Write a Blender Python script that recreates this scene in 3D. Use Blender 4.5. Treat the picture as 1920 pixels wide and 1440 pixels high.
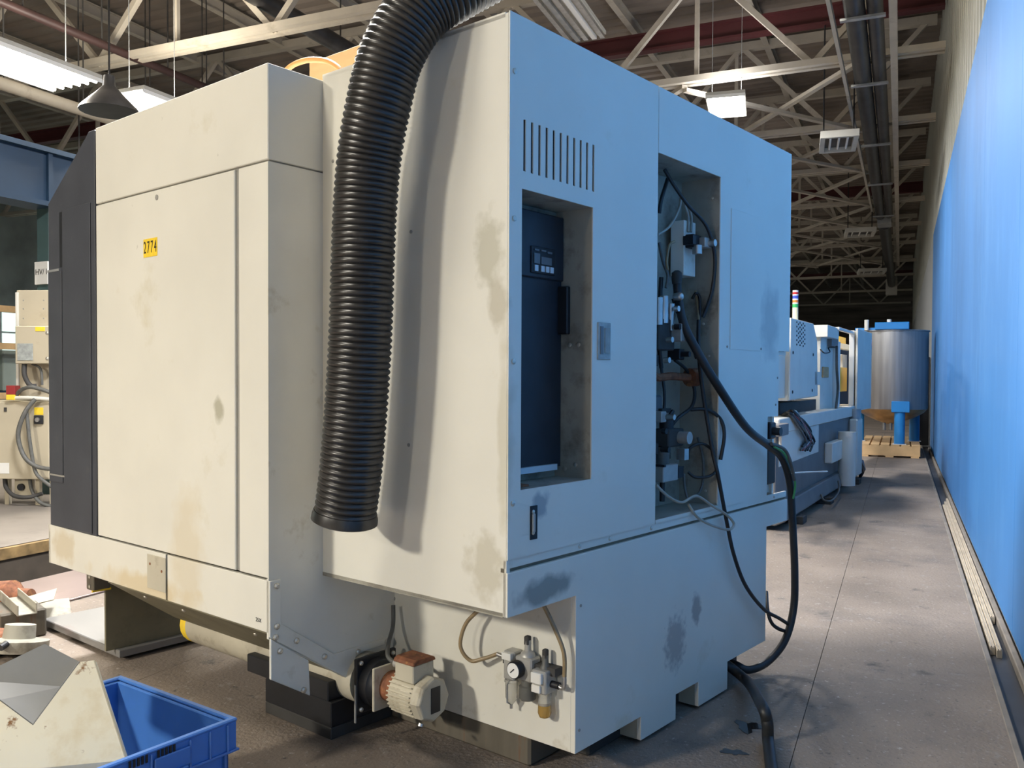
import bpy, bmesh, math, random
from mathutils import Vector, Matrix
random.seed(7)
for o in list(bpy.data.objects): bpy.data.objects.remove(o)
scene = bpy.context.scene
COL = scene.collection

# ------------------------------------------------------------------ camera
FPX, PIT, ROL, CYP = 1632.4, math.radians(1.33), math.radians(.268), 744.0
YAW, H = math.radians(24.03), 1.5
_fw = Vector((0, math.cos(PIT), -math.sin(PIT))); _up = Vector((0, math.sin(PIT), math.cos(PIT))); _ri = Vector((1, 0, 0))
_r2 = _ri*math.cos(ROL)+_up*math.sin(ROL); _u2 = _up*math.cos(ROL)-_ri*math.sin(ROL)
_RZ = Matrix.Rotation(YAW, 3, 'Z')
FW, RI, UP = _RZ @ _fw, _RZ @ _r2, _RZ @ _u2
CAM = Vector((0, 0, H))
cd = bpy.data.cameras.new('camera'); cam = bpy.data.objects.new('camera', cd); COL.objects.link(cam)
cd.sensor_width = 36.0; cd.lens = FPX*36/1920; cd.shift_y = (CYP-720)/1920; cd.clip_start = .05; cd.clip_end = 300
m = Matrix((RI, UP, -FW)).transposed().to_4x4(); m.translation = CAM
cam.matrix_world = m
scene.camera = cam

# ------------------------------------------------------------------ world, view
w = bpy.data.worlds.new('world'); scene.world = w; w.use_nodes = True
bg = w.node_tree.nodes['Background']; bg.inputs[0].default_value = (.80, .90, 1.0, 1); bg.inputs[1].default_value = .03
vs = scene.view_settings
vs.view_transform = 'Standard'; vs.look = 'None'; vs.exposure = -0.22; vs.gamma = 1.0; vs.use_curve_mapping = False
WARM = (1.0, .93, .80); COOL = (.97, .97, 1.0)

# ------------------------------------------------------------------ measuring helpers (photo pixel -> point on a real plane)
def ray(px, py): return FW + RI*((px-960)/FPX) - UP*((py-CYP)/FPX)
class Frame:
    def __init__(s, o, ang):
        s.o = Vector(o); s.ang = ang
        s.m = Matrix.Translation(s.o) @ Matrix.Rotation(ang, 4, 'Z'); s.i = s.m.inverted()
    def hit(s, px, py, ax, val):
        d = s.i.to_3x3() @ ray(px, py); c = s.i @ CAM
        k = 'xyz'.index(ax); t = (val-c[k])/d[k]
        return c+d*t
    def w(s, *p): return s.m @ Vector(p)
W0 = Frame((0, 0, 0), 0)
G = math.radians(39.6)-YAW
MF = Frame((-1.174, 2.604, 0), math.pi/2-G)        # the machine: x runs along its right face, y along its near face

# ------------------------------------------------------------------ materials
def lnk(t, a, b): t.links.new(a, b)
def mat(name, col, rough=.5, metal=0, var=.08, scale=3.0, dirt=None, bump=0, bscale=40, spots=(), emit=None, trans=0, spec=None, detail=4, stretch=None, ior=None, coat=0):
    M = bpy.data.materials.new(name); M.use_nodes = True; t = M.node_tree; n = t.nodes; b = n['Principled BSDF']
    tc = n.new('ShaderNodeTexCoord'); vec = tc.outputs['Object']
    if stretch:
        mp = n.new('ShaderNodeMapping'); mp.inputs['Scale'].default_value = stretch; lnk(t, vec, mp.inputs[0]); svec = mp.outputs[0]
    else: svec = vec
    nz = n.new('ShaderNodeTexNoise'); nz.inputs['Scale'].default_value = scale; nz.inputs['Detail'].default_value = detail; lnk(t, svec, nz.inputs['Vector'])
    rp = n.new('ShaderNodeValToRGB'); e = rp.color_ramp.elements
    e[0].position = .3; e[1].position = .7
    e[0].color = [c*(1-var) for c in col]+[1]; e[1].color = [min(1, c*(1+var)) for c in col]+[1]
    lnk(t, nz.outputs['Fac'], rp.inputs[0]); out = rp.outputs[0]
    for dcol, lo, hi, dsc in (dirt or ()):
        dn = n.new('ShaderNodeTexNoise'); dn.inputs['Scale'].default_value = dsc; dn.inputs['Detail'].default_value = 6; dn.inputs['Roughness'].default_value = .65; lnk(t, svec, dn.inputs['Vector'])
        mr = n.new('ShaderNodeMapRange'); mr.inputs['From Min'].default_value = lo; mr.inputs['From Max'].default_value = hi; lnk(t, dn.outputs['Fac'], mr.inputs['Value'])
        mx = n.new('ShaderNodeMix'); mx.data_type = 'RGBA'; lnk(t, mr.outputs[0], mx.inputs['Factor']); lnk(t, out, mx.inputs['A']); mx.inputs['B'].default_value = list(dcol)+[1]; out = mx.outputs['Result']
    for cen, rad, dcol, amt, dsc in spots:           # marks with a shape and place of their own
        a = n.new('ShaderNodeVectorMath'); a.operation = 'SUBTRACT'; lnk(t, vec, a.inputs[0]); a.inputs[1].default_value = cen
        d = n.new('ShaderNodeVectorMath'); d.operation = 'DIVIDE'; lnk(t, a.outputs[0], d.inputs[0]); d.inputs[1].default_value = rad
        l = n.new('ShaderNodeVectorMath'); l.operation = 'LENGTH'; lnk(t, d.outputs[0], l.inputs[0])
        dn = n.new('ShaderNodeTexNoise'); dn.inputs['Scale'].default_value = dsc; dn.inputs['Detail'].default_value = 5; lnk(t, vec, dn.inputs['Vector'])
        ad = n.new('ShaderNodeMath'); ad.operation = 'MULTIPLY_ADD'; lnk(t, dn.outputs['Fac'], ad.inputs[0]); ad.inputs[1].default_value = 1.6; ad.inputs[2].default_value = -.8
        s = n.new('ShaderNodeMath'); s.operation = 'ADD'; lnk(t, l.outputs['Value'], s.inputs[0]); lnk(t, ad.outputs[0], s.inputs[1])
        mr = n.new('ShaderNodeMapRange'); mr.inputs['From Min'].default_value = 1.05; mr.inputs['From Max'].default_value = .55; mr.inputs['To Max'].default_value = amt; lnk(t, s.outputs[0], mr.inputs['Value'])
        mx = n.new('ShaderNodeMix'); mx.data_type = 'RGBA'; lnk(t, mr.outputs[0], mx.inputs['Factor']); lnk(t, out, mx.inputs['A']); mx.inputs['B'].default_value = list(dcol)+[1]; out = mx.outputs['Result']
    lnk(t, out, b.inputs['Base Color'])
    b.inputs['Roughness'].default_value = rough; b.inputs['Metallic'].default_value = metal
    if spec is not None: b.inputs['Specular IOR Level'].default_value = spec
    if ior: b.inputs['IOR'].default_value = ior
    if trans: b.inputs['Transmission Weight'].default_value = trans
    if coat: b.inputs['Coat Weight'].default_value = coat; b.inputs['Coat Roughness'].default_value = .08
    if emit: b.inputs['Emission Color'].default_value = list(emit[0])+[1]; b.inputs['Emission Strength'].default_value = emit[1]
    if bump:
        bn = n.new('ShaderNodeTexNoise'); bn.inputs['Scale'].default_value = bscale; bn.inputs['Detail'].default_value = 3; lnk(t, svec, bn.inputs['Vector'])
        bp = n.new('ShaderNodeBump'); bp.inputs['Strength'].default_value = bump; bp.inputs['Distance'].default_value = .01; lnk(t, bn.outputs['Fac'], bp.inputs['Height']); lnk(t, bp.outputs[0], b.inputs['Normal'])
    return M

CREAM = (.72, .70, .62)
M = {}
M['cream'] = mat('cream_paint', CREAM, .38, var=.04, scale=2.2, dirt=[((.55, .49, .33), .62, .9, 2.3), ((.30, .28, .22), .70, .82, 9)], bump=.02, bscale=120,
  spots=[((0, .09, 1.92), (.05, .07, .14), (.40, .38, .28), .6, 16), ((0, .05, 1.75), (.05, .05, .10), (.42, .38, .28), .6, 14), ((0, .10, .86), (.05, .09, .13), (.45, .41, .30), .55, 18),
         ((0, .02, 1.3), (.05, .03, .40), (.50, .46, .34), .5, 9),
         ((.22, 0, .76), (.17, .05, .055), (.16, .18, .17), .75, 10), ((1.13, 0, .36), (.10, .05, .13), (.22, .21, .21), .6, 30), ((1.32, 0, .46), (.05, .05, .08), (.2, .19, .19), .7, 25),
         ((2.08, 0, 1.78), (.12, .05, .22), (.22, .24, .26), .45, 7), ((.17, 0, 1.06), (.06, .04, .05), (.2, .24, .28), .7, 20),
         ((-.254, 1.30, 1.36), (.05, .035, .06), (.36, .34, .24), .75, 12), ((-.254, 1.55, .75), (.05, .16, .30), (.62, .53, .36), .5, 6), ((-.254, 1.9, .55), (.05, .5, .07), (.60, .48, .27), .7, 8), ((-.254, 2.72, .63), (.05, .14, .10), (.55, .46, .30), .6, 12)])
M['cream_plain'] = mat('cream_plain_paint', CREAM, .45, var=.05, scale=4, dirt=[((.42, .36, .24), .60, .85, 6)])
M['cream_dirty'] = mat('cream_dirty_paint', (.50, .46, .36), .5, var=.1, scale=5, dirt=[((.25, .20, .13), .55, .75, 8), ((.20, .09, .03), .68, .76, 18)])
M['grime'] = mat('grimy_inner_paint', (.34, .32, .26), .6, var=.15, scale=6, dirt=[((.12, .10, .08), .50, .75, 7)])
M['dark_panel'] = mat('graphite_paint', (.052, .056, .068), .5, var=.12, scale=5, dirt=[((.10, .10, .09), .62, .9, 5)], bump=.04, bscale=200)
M['black'] = mat('black_paint', (.012, .013, .016), .5, var=.2, scale=8)
M['unit_black'] = mat('unit_black_plastic', (.02, .024, .032), .45, var=.2, scale=8)
M['gap'] = mat('joint_gap', (.02, .018, .015), .9)  # dark bed colour of the floor joint
M['seam'] = mat('seam_rubber', (.16, .14, .10), .8, var=.2, scale=12)
M['groove'] = mat('groove_grey', (.30, .29, .26), .6, var=.1)
M['rubber'] = mat('black_duct_rubber', (.022, .021, .020), .32, var=.25, scale=14, dirt=[((.09, .085, .075), .60, .85, 18)], spec=.6)
M['cable'] = mat('black_cable', (.018, .019, .02), .45, var=.2, scale=20)
M['cable_grey'] = mat('grey_cable', (.11, .11, .10), .5, var=.2, scale=20)
M['hose_tan'] = mat('tan_air_hose', (.30, .22, .12), .35, var=.2, scale=20)
M['hose_clear'] = mat('clear_air_hose', (.34, .33, .28), .3, var=.2, scale=20)
M['green'] = mat('green_cable', (.06, .30, .10), .5)
M['orange'] = mat('orange_hose', (.72, .30, .10), .4)
M['steel'] = mat('bare_steel', (.55, .54, .52), .35, metal=.9, var=.15, scale=12)
M['bolt'] = mat('bolt_steel', (.60, .57, .50), .35, metal=.7, var=.1, scale=30)
M['galv'] = mat('galvanised_steel', (.42, .43, .43), .45, metal=.6, var=.2, scale=6)
M['rust'] = mat('rusty_steel', (.20, .075, .035), .8, var=.4, scale=30, dirt=[((.35, .16, .05), .55, .7, 40)])
M['casting'] = mat('cast_base', (.115, .10, .075), .75, var=.2, scale=5, dirt=[((.15, .055, .02), .57, .70, 5)], stretch=(1, 4, .4))
M['base_dark'] = mat('base_dark', (.045, .043, .04), .7, var=.25, scale=6)
M['olive'] = mat('olive_plate', (.20, .18, .115), .55, var=.15, scale=4, dirt=[((.11, .10, .06), .5, .8, 6)])
M['silver'] = mat('die_cast_grey', (.42, .41, .38), .45, metal=.3, var=.1, scale=20)
M['white_plastic'] = mat('white_plastic', (.78, .77, .72), .4, var=.03)
M['dial'] = mat('gauge_dial', (.85, .85, .82), .4, var=.01)
M['amber'] = mat('amber_oil_bowl', (.62, .40, .12), .12, var=.1, trans=.6)
M['bowl'] = mat('clear_bowl', (.80, .79, .74), .1, var=.05, trans=.75)
M['screen'] = mat('display_grey', (.14, .15, .16), .3)
M['key'] = mat('key_white', (.62, .66, .70), .4)
M['yellow'] = mat('yellow_label', (.88, .62, .04), .5, var=.06, scale=30)
M['ink'] = mat('ink_black', (.015, .014, .013), .6)
M['lens'] = mat('hour_meter_face', (.36, .38, .36), .15, var=.2, scale=25)
M['blue_plastic'] = mat('blue_crate_plastic', (.060, .185, .52), .35, var=.08, scale=5, dirt=[((.16, .27, .5), .62, .85, 9)])
M['wall_blue'] = mat('blue_wall_paint', (.055, .215, .52), .6, var=.10, scale=.9, dirt=[((.09, .27, .58), .5, .8, 1.6), ((.03, .06, .16), .715, .76, 14)], bump=.05, bscale=3, stretch=(1, 1, .5), spec=.3)
M['wall_grey'] = mat('grey_wall_paint', (.42, .43, .42), .5, var=.08, scale=.5)
M['siding'] = mat('ribbed_siding', (.46, .46, .40), .5, var=.12, scale=1.2, metal=.2)
M['concrete'] = mat('worn_concrete', (.235, .19, .15), .75, var=.22, scale=1.3, detail=9, dirt=[((.10, .09, .085), .52, .75, .8), ((.30, .27, .235), .60, .72, 9), ((.06, .055, .05), .64, .72, 14), ((.38, .34, .30), .60, .68, 34), ((.09, .08, .07), .60, .70, 55), ((.07, .06, .055), .62, .72, 3.2)], bump=.6, bscale=55)
M['concrete_pale'] = mat('pale_concrete', (.21, .185, .16), .5, var=.12, scale=1.2, detail=8, dirt=[((.16, .14, .12), .56, .75, 2)])
M['pit'] = mat('pit_wall', (.07, .055, .04), .8, var=.3, scale=4)
M['pit_edge'] = mat('pit_edge_rust', (.26, .17, .07), .7, var=.4, scale=9)
M['curb'] = mat('curb_concrete', (.24, .21, .175), .75, var=.2, scale=5)
M['trench'] = mat('trench_bed', (.055, .055, .058), .5, var=.3, scale=3)
M['deck'] = mat('roof_deck', (.23, .19, .155), .8, var=.3, scale=.6)
M['truss'] = mat('truss_paint', (.48, .43, .35), .6, var=.12, scale=2, dirt=[((.22, .18, .13), .56, .8, 2)])
M['red'] = mat('red_oxide_beam', (.085, .017, .018), .6, var=.2, scale=1)
M['pipe_dark'] = mat('dark_pipe', (.055, .052, .05), .4, metal=.3, var=.3, scale=4)
M['pipe_brown'] = mat('brown_pipe', (.04, .02, .018), .5, var=.2, scale=3)
M['lamp'] = mat('lit_tube', (1, 1, 1), .5, emit=((1, .95, .84), 26))
M['lamp_spill'] = mat('lamp_reflector', (.85, .84, .80), .3, var=.02)
M['housing'] = mat('lamp_housing', (.5, .48, .42), .5)
M['wood'] = mat('plywood', (.56, .36, .17), .6, var=.12, scale=3, stretch=(1, 1, 6))
M['pine'] = mat('pallet_pine', (.66, .44, .22), .65, var=.15, scale=4)
M['beige'] = mat('beige_cabinet_paint', (.50, .44, .32), .45, var=.05, scale=3, dirt=[((.4, .33, .22), .62, .85, 4)])
M['beam_blue'] = mat('blue_beam_paint', (.009, .032, .068), .5, var=.2, scale=1.5)
M['column_green'] = mat('column_paint', (.055, .10, .10), .6, var=.2, scale=2)
M['pink'] = mat('wet_steel_plate', (.34, .265, .245), .28, metal=.35, var=.15, scale=2.2, dirt=[((.30, .24, .2), .6, .75, 6)])
M['sheet'] = mat('pale_sheet_metal', (.24, .235, .225), .4, metal=.25, var=.1, scale=2.2, dirt=[((.22, .19, .18), .60, .72, 5)], stretch=(1, .3, 1))
M['chute'] = mat('chute_paint', (.68, .62, .46), .45, var=.05, scale=3, dirt=[((.50, .37, .17), .50, .78, 4), ((.20, .09, .025), .615, .66, 9)])
M['chute_in'] = mat('chute_inner_shade', (.22, .22, .21), .4, metal=.2, var=.15, scale=3)  # inner faces coloured darker to hold the shade inside the chute
M['stainless'] = mat('stainless_tank', (.42, .42, .42), .48, metal=.85, var=.18, scale=2, stretch=(6, 6, .3))
M['tank_dish'] = mat('brown_tank_dish', (.42, .27, .13), .4, metal=.5, var=.3, scale=5)  # brown with randomly varied tone
M['tank_blue'] = mat('tank_leg_blue', (.02, .22, .56), .4, var=.1)
M['bg_cream'] = mat('bg_machine_cream', (.74, .72, .64), .45, var=.05, scale=3, dirt=[((.35, .30, .22), .62, .85, 4)])
M['bg_grey'] = mat('bg_machine_grey', (.17, .165, .16), .5, var=.15, scale=3)
M['bg_yellow'] = mat('bg_yellow', (.85, .52, .02), .4, var=.04)
M['tray'] = mat('beige_trunking', (.56, .48, .36), .55, var=.15, scale=5, dirt=[((.2, .16, .1), .60, .72, 9)])
M['puddle'] = mat('puddle_water', (.03, .028, .026), .04, var=.1, spec=.8)
for nm, c in (('t_red', (.55, .03, .03)), ('t_white', (.85, .85, .8)), ('t_blue', (.05, .09, .5)), ('t_amber', (.75, .24, .05)), ('t_green', (.05, .42, .12)), ('t_cream', (.80, .74, .50))): M[nm] = mat('tower_'+nm, c, .3, var=.02)
M['estop'] = mat('estop_red', (.30, .03, .03), .4)
M['far'] = mat('far_wall_dark', (.20, .165, .135), .9, var=.5, scale=1.2, stretch=(.25, .25, 2.5))
M['far_green'] = mat('far_wall_pale', (.30, .36, .33), .8, var=.35, scale=.7)
M['daylight'] = mat('window_daylight', (.6, .7, .65), .5, emit=((.72, .92, .84), 1.6))

# ------------------------------------------------------------------ mesh helpers
class MB:
    def __init__(s): s.v = []; s.f = []
    def add(s, vs, fs):
        k = len(s.v); s.v += [tuple(p) for p in vs]; s.f += [tuple(i+k for i in q) for q in fs]; return s
    def box(s, x0, y0, z0, x1, y1, z1):
        return s.add([(x0, y0, z0), (x1, y0, z0), (x1, y1, z0), (x0, y1, z0), (x0, y0, z1), (x1, y0, z1), (x1, y1, z1), (x0, y1, z1)],
                     [(0, 3, 2, 1), (4, 5, 6, 7), (0, 1, 5, 4), (1, 2, 6, 5), (2, 3, 7, 6), (3, 0, 4, 7)])
    def prism(s, poly, ax, a, b):
        f = {'x': lambda p, c: (c, p[0], p[1]), 'y': lambda p, c: (p[0], c, p[1]), 'z': lambda p, c: (p[0], p[1], c)}[ax]
        n = len(poly)
        return s.add([f(p, a) for p in poly]+[f(p, b) for p in poly], [tuple(range(n))[::-1], tuple(range(n, 2*n))]+[(i, (i+1) % n, (i+1) % n+n, i+n) for i in range(n)])
    def quadplate(s, pts, t):                        # free polygon in space with thickness along its normal
        pts = [Vector(p) for p in pts]; nrm = (pts[1]-pts[0]).cross(pts[2]-pts[0]).normalized()*t; n = len(pts)
        return s.add(pts+[p+nrm for p in pts], [tuple(range(n))[::-1], tuple(range(n, 2*n))]+[(i, (i+1) % n, (i+1) % n+n, i+n) for i in range(n)])
    def bar(s, p, q, wd, ht=None):
        p, q = Vector(p), Vector(q); d = (q-p).normalized(); ht = ht or wd
        a = d.cross(Vector((0, 0, 1)));  a = a.normalized() if a.length > 1e-4 else Vector((1, 0, 0)); b = a.cross(d).normalized()
        a *= wd/2; b *= ht/2
        return s.add([p-a-b, p+a-b, p+a+b, p-a+b, q-a-b, q+a-b, q+a+b, q-a+b], [(0, 3, 2, 1), (4, 5, 6, 7), (0, 1, 5, 4), (1, 2, 6, 5), (2, 3, 7, 6), (3, 0, 4, 7)])
    def tube(s, path, r, seg=10, cap=True):
        P = [Vector(p) for p in path]; n = len(P); base = len(s.v)
        t0 = (P[1]-P[0]).normalized(); ref = Vector((0, 0, 1)) if abs(t0.z) < .9 else Vector((1, 0, 0)); a = t0.cross(ref).normalized()
        for i in range(n):
            t = (P[min(i+1, n-1)]-P[max(i-1, 0)]).normalized(); a = (a-t*a.dot(t)).normalized(); b = t.cross(a)
            rr = r(i) if callable(r) else r
            for k in range(seg):
                an = 2*math.pi*k/seg; s.v.append(tuple(P[i]+(a*math.cos(an)+b*math.sin(an))*rr))
        for i in range(n-1):
            for k in range(seg):
                s.f.append((base+i*seg+k, base+i*seg+(k+1) % seg, base+(i+1)*seg+(k+1) % seg, base+(i+1)*seg+k))
        if cap: s.f += [tuple(base+k for k in range(seg))[::-1], tuple(base+(n-1)*seg+k for k in range(seg))]
        return s
    def cyl(s, p, q, r0, r1=None, seg=16):
        r1 = r0 if r1 is None else r1
        return s.tube([p, q], lambda i: (r0, r1)[i], seg)
    def lathe(s, p, axis, prof, seg=20):             # prof: (distance along axis, radius)
        p = Vector(p); ax = Vector(axis).normalized()
        return s.tube([p+ax*(d+1e-5*i) for i, (d, r) in enumerate(prof)], lambda i: max(prof[i][1], 1e-4), seg) if len(prof) > 1 else s
    def plate(s, ax, a, b, outer, holes=()):         # flat plate with rectangular openings
        (x0, y0, x1, y1) = outer
        xs = sorted({x0, x1} | {min(max(v, x0), x1) for h in holes for v in (h[0], h[2])}); ys = sorted({y0, y1} | {min(max(v, y0), y1) for h in holes for v in (h[1], h[3])})
        def solid(i, j):
            if i < 0 or j < 0 or i >= len(xs)-1 or j >= len(ys)-1: return False
            cx, cy = (xs[i]+xs[i+1])/2, (ys[j]+ys[j+1])/2
            return not any(h[0] < cx < h[2] and h[1] < cy < h[3] for h in holes)
        f = {'x': lambda p, c: (c, p[0], p[1]), 'y': lambda p, c: (p[0], c, p[1]), 'z': lambda p, c: (p[0], p[1], c)}[ax]
        for i in range(len(xs)-1):
            for j in range(len(ys)-1):
                if not solid(i, j): continue
                q = [(xs[i], ys[j]), (xs[i+1], ys[j]), (xs[i+1], ys[j+1]), (xs[i], ys[j+1])]
                s.add([f(p, a) for p in q], [(0, 1, 2, 3)]); s.add([f(p, b) for p in q], [(3, 2, 1, 0)])
                for (di, dj, u, v_) in ((0, -1, 0, 1), (1, 0, 1, 2), (0, 1, 2, 3), (-1, 0, 3, 0)):
                    if not solid(i+di, j+dj): s.add([f(q[u], a), f(q[v_], a), f(q[v_], b), f(q[u], b)], [(0, 1, 2, 3)])
        return s
    def mesh(s, name, smooth=None, weld=True):
        me = bpy.data.meshes.new(name); me.from_pydata(s.v, [], s.f); bm = bmesh.new(); bm.from_mesh(me)
        if weld: bmesh.ops.remove_doubles(bm, verts=bm.verts, dist=1e-6)
        bmesh.ops.recalc_face_normals(bm, faces=bm.faces); bm.to_mesh(me); bm.free()
        if smooth:
            for p in me.polygons: p.use_smooth = True
            me.set_sharp_from_angle(angle=math.radians(smooth))
        return me
    def build(s, name, material, parent=None, smooth=None, bevel=0, seg=1):
        me = s.mesh(name, smooth); me.materials.append(M[material]); o = bpy.data.objects.new(name, me); COL.objects.link(o)
        if parent: o.parent = parent
        if bevel:
            bv = o.modifiers.new('bevel', 'BEVEL'); bv.width = bevel; bv.segments = seg; bv.limit_method = 'ANGLE'; bv.angle_limit = math.radians(50)
        return o
def tag(o, label, cat, group=None):
    o['label'] = label; o['category'] = cat
    if group: o['group'] = group
    return o
def thing(name, label, cat, loc=(0, 0, 0), rz=0, group=None):
    o = bpy.data.objects.new(name, None); COL.objects.link(o); o.location = loc; o.rotation_euler = (0, 0, rz); o.empty_display_size = .1
    return tag(o, label, cat, group)
def struct(o): o['kind'] = 'structure'; return o
def bez(pts, n=8):                                   # smooth path through points
    P = [Vector(p) for p in pts]; out = []
    for i in range(len(P)-1):
        p0, p1, p2, p3 = P[max(i-1, 0)], P[i], P[i+1], P[min(i+2, len(P)-1)]
        for k in range(n):
            t = k/n; out.append(.5*((2*p1)+(p2-p0)*t+(2*p0-5*p1+4*p2-p3)*t*t+(3*p1-p0-3*p2+p3)*t**3))
    return out+[P[-1]]
_bolt = {}
def bolts(parent, pts, direction, r=.011, h=.009, name='bolt', material='bolt'):
    key = (r, h, tuple(direction), material)
    if key not in _bolt:
        d = Vector(direction).normalized(); b = MB(); b.tube([d*0, d*h*.6, d*h], lambda i: (r, r, r*.55)[i], 8); _bolt[key] = b.mesh(name, 40); _bolt[key].materials.append(M[material])
    for p in pts:
        o = bpy.data.objects.new(name, _bolt[key]); COL.objects.link(o); o.parent = parent; o.location = p
def text(s, size, name, material, parent, mtx):
    c = bpy.data.curves.new(name, 'FONT'); c.body = s; c.size = size; c.extrude = .0004; c.align_x = 'CENTER'; c.align_y = 'CENTER'
    t = bpy.data.objects.new('tmp', c); COL.objects.link(t); bpy.context.view_layer.update()
    me = bpy.data.meshes.new_from_object(t.evaluated_get(bpy.context.evaluated_depsgraph_get())); bpy.data.objects.remove(t)
    me.materials.clear(); me.materials.append(M[material]); o = bpy.data.objects.new(name, me); COL.objects.link(o); o.parent = parent; o.matrix_local = mtx
    return o
def pathon(fr, ax, pts):                             # pts: (px, py, plane value)
    return [fr.hit(x, y, ax, v) for x, y, v in pts]

# ------------------------------------------------------------------ lamps (the hall's fittings, plus unseen ones added for their light)
def tube_lamp(name, label, loc, rz, lx, ly, power, color, group='lit ceiling light fittings', tubes=4, drop=2.4, up=.16):
    t = thing(name, label, 'ceiling light', loc, rz, group)
    MB().box(-lx/2, -ly/2, .05, lx/2, ly/2, .10).build('housing', 'housing', t, bevel=.004)
    MB().prism([(-ly/2, 0), (-ly/2, .05), (ly/2, .05), (ly/2, 0), (ly/2-.01, 0), (ly/2-.03, .045), (-ly/2+.03, .045), (-ly/2+.01, 0)], 'x', -lx/2, lx/2).build('reflector', 'lamp_spill', t)
    for i in range(tubes):
        y = -ly/2+ly*(i+.5)/tubes
        MB().cyl((-lx/2+.03, y, .015), (lx/2-.03, y, .015), .02, seg=8).build('tube', 'lamp', t, smooth=40)
    for sx in (-1, 1): MB().cyl((sx*lx*.38, 0, .10), (sx*lx*.38, 0, drop), .006, seg=6).build('hanger_wire', 'galv', t)
    L = bpy.data.lights.new('lamp_light', 'AREA'); L.shape = 'RECTANGLE'; L.size = lx; L.size_y = ly; L.energy = power; L.color = color
    lo = bpy.data.objects.new('lamp_light', L); COL.objects.link(lo); lo.parent = t; lo.location = (0, 0, -.012)
    U = L.copy(); U.energy = power*up; lu = bpy.data.objects.new('roof_fill_light', U); COL.objects.link(lu); lu.parent = t; lu.location = (0, 0, .115); lu.rotation_euler = (math.pi, 0, 0)  # upward light added to brighten the roof steel and deck
    return t
P2 = math.pi/2
# ------------------------------------------------------------------ the hall
XW, XC = .61, .465                                   # wall face and trench kerb
ROOF = 8.6
fl = MB()
for x0, x1 in ((-26, -7.09),):
    fl.box(x0, -9, -.2, x1, 76, 0)
for x0, x1 in ((-5.71, -3.4), (-3.397, -.3715), (-.3685, XC-.03)):
    for y0, y1 in ((-9, 76),): fl.box(x0, y0, -.2, x1, y1, 0)
floor = struct(fl.build('floor', 'concrete'))
MB().box(-7.09, -9, -.2, -26, 76, .002).build('pale_floor_coat', 'concrete_pale', floor)
MB().box(-26, -9, -.9, 1.2, 76, -.8).build('sub_floor', 'pit', floor)
MB().box(-3.4, -9, -.2, -.36, 76, -.012).build('joint_bed', 'gap', floor)
MB().box(-7.09, -9, -.8, -7.05, 76, -.10).build('pit_wall', 'pit', floor)
MB().box(-7.10, -9, -.10, -7.035, 76, -.004).build('pit_edge', 'pit_edge', floor)
MB().box(XC-.03, -9, -.2, XC, 76, .004).build('kerb', 'curb', floor, bevel=.004)
MB().box(XC, -9, -.2, XW+.02, 76, -.055).build('trench_bed', 'trench', floor)
MB().box(XW-.035, -9, -.055, XW, 21, .0).build('wall_footing', 'curb', floor, bevel=.006)
wall = struct(MB().box(XW+.02, -9, -.2, XW+.2, 21, 4.62).build('wall_right', 'wall_grey'))
y = -8.9; k = 0
while y < 20.9:
    y1 = min(y+2.44, 21)
    for z0, z1 in ((.02, 4.62),) if y > -1.7 else (): MB().box(XW, y+.002, z0, XW+.03, y1-.002, z1).build('panel', 'wall_blue', wall, bevel=.0015)
    y = y1
up = MB(); prof = []; y = -9; xa = XW+.03
while y < 60:
    prof += [(xa, y), (xa, y+.10), (xa+.17, y+.14), (xa+.17, y+.36)]; y += .40
n = len(prof); up.add([(a, b, 4.6) for a, b in prof]+[(a, b, ROOF+.2) for a, b in prof], [(i, i+1, n+i+1, n+i) for i in range(n-1)])
struct(up.build('wall_right_upper', 'siding'))
struct(MB().box(XW+.01, 21, -.2, XW+.2, 60, 4.6).build('wall_right_far', 'wall_grey'))
dk = MB(); prof = []; y = -9
while y < 75:
    prof += [(y, ROOF), (y+.16, ROOF), (y+.2, ROOF+.06), (y+.32, ROOF+.06)]; y += .36
n = len(prof); dk.add([(-26, a, b) for a, b in prof]+[(1.0, a, b) for a, b in prof], [(i, i+1, n+i+1, n+i) for i in range(n-1)])
struct(dk.build('ceiling', 'deck'))
struct(MB().box(-26, 74, -.2, 1.2, 74.3, ROOF+.2).build('wall_back', 'far'))
wl_ = struct(MB().box(-26.3, -9, -.2, -26, 76, ROOF+.2).build('wall_left', 'far_green'))
for i in range(9):
    wn = struct(MB().box(-26.0, 3.5+i*7.0, 1.3, -25.95, 7.7+i*7.0, 3.6).build('window_%d' % (i+1), 'galv'))
    for a in range(4): 
        for b in range(3): MB().box(-25.96, 3.56+i*7+a*1.04, 1.36+b*.75, -25.93, 4.5+i*7+a*1.04, 2.05+b*.75).build('pane', 'daylight', wn)

# roof steel
def truss_proto():
    t = thing('roof_truss', 'nearest cream steel roof truss crossing above the aisle', 'roof truss', (0, 0, 0), 0, 'cream roof trusses across the hall')
    zb, zt = 6.5, 8.35
    for dy in (-.09, .09): MB().bar((.55, dy, zb), (-25.8, dy, zb), .10, .10).build('bottom_chord', 'truss', t)
    MB().bar((.55, 0, zt), (-25.8, 0, zt), .16, .16).build('top_chord', 'truss', t)
    x = .4; k = 0
    while x > -25:
        MB().bar((x, 0, zb if k % 2 else zt), (x-1.75, 0, zt if k % 2 else zb), .09, .09).build('web_bar', 'truss', t); x -= 1.75; k += 1
    x = -3.2
    while x > -25: MB().bar((x, 0, zb), (x, 0, zt), .07, .07).build('post', 'truss', t); x -= 7
    return t
def copy_tree(o, parent=None):
    c = o.copy(); COL.objects.link(c); c.parent = parent
    for ch in list(o.children): copy_tree(ch, c)
    return c
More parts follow.
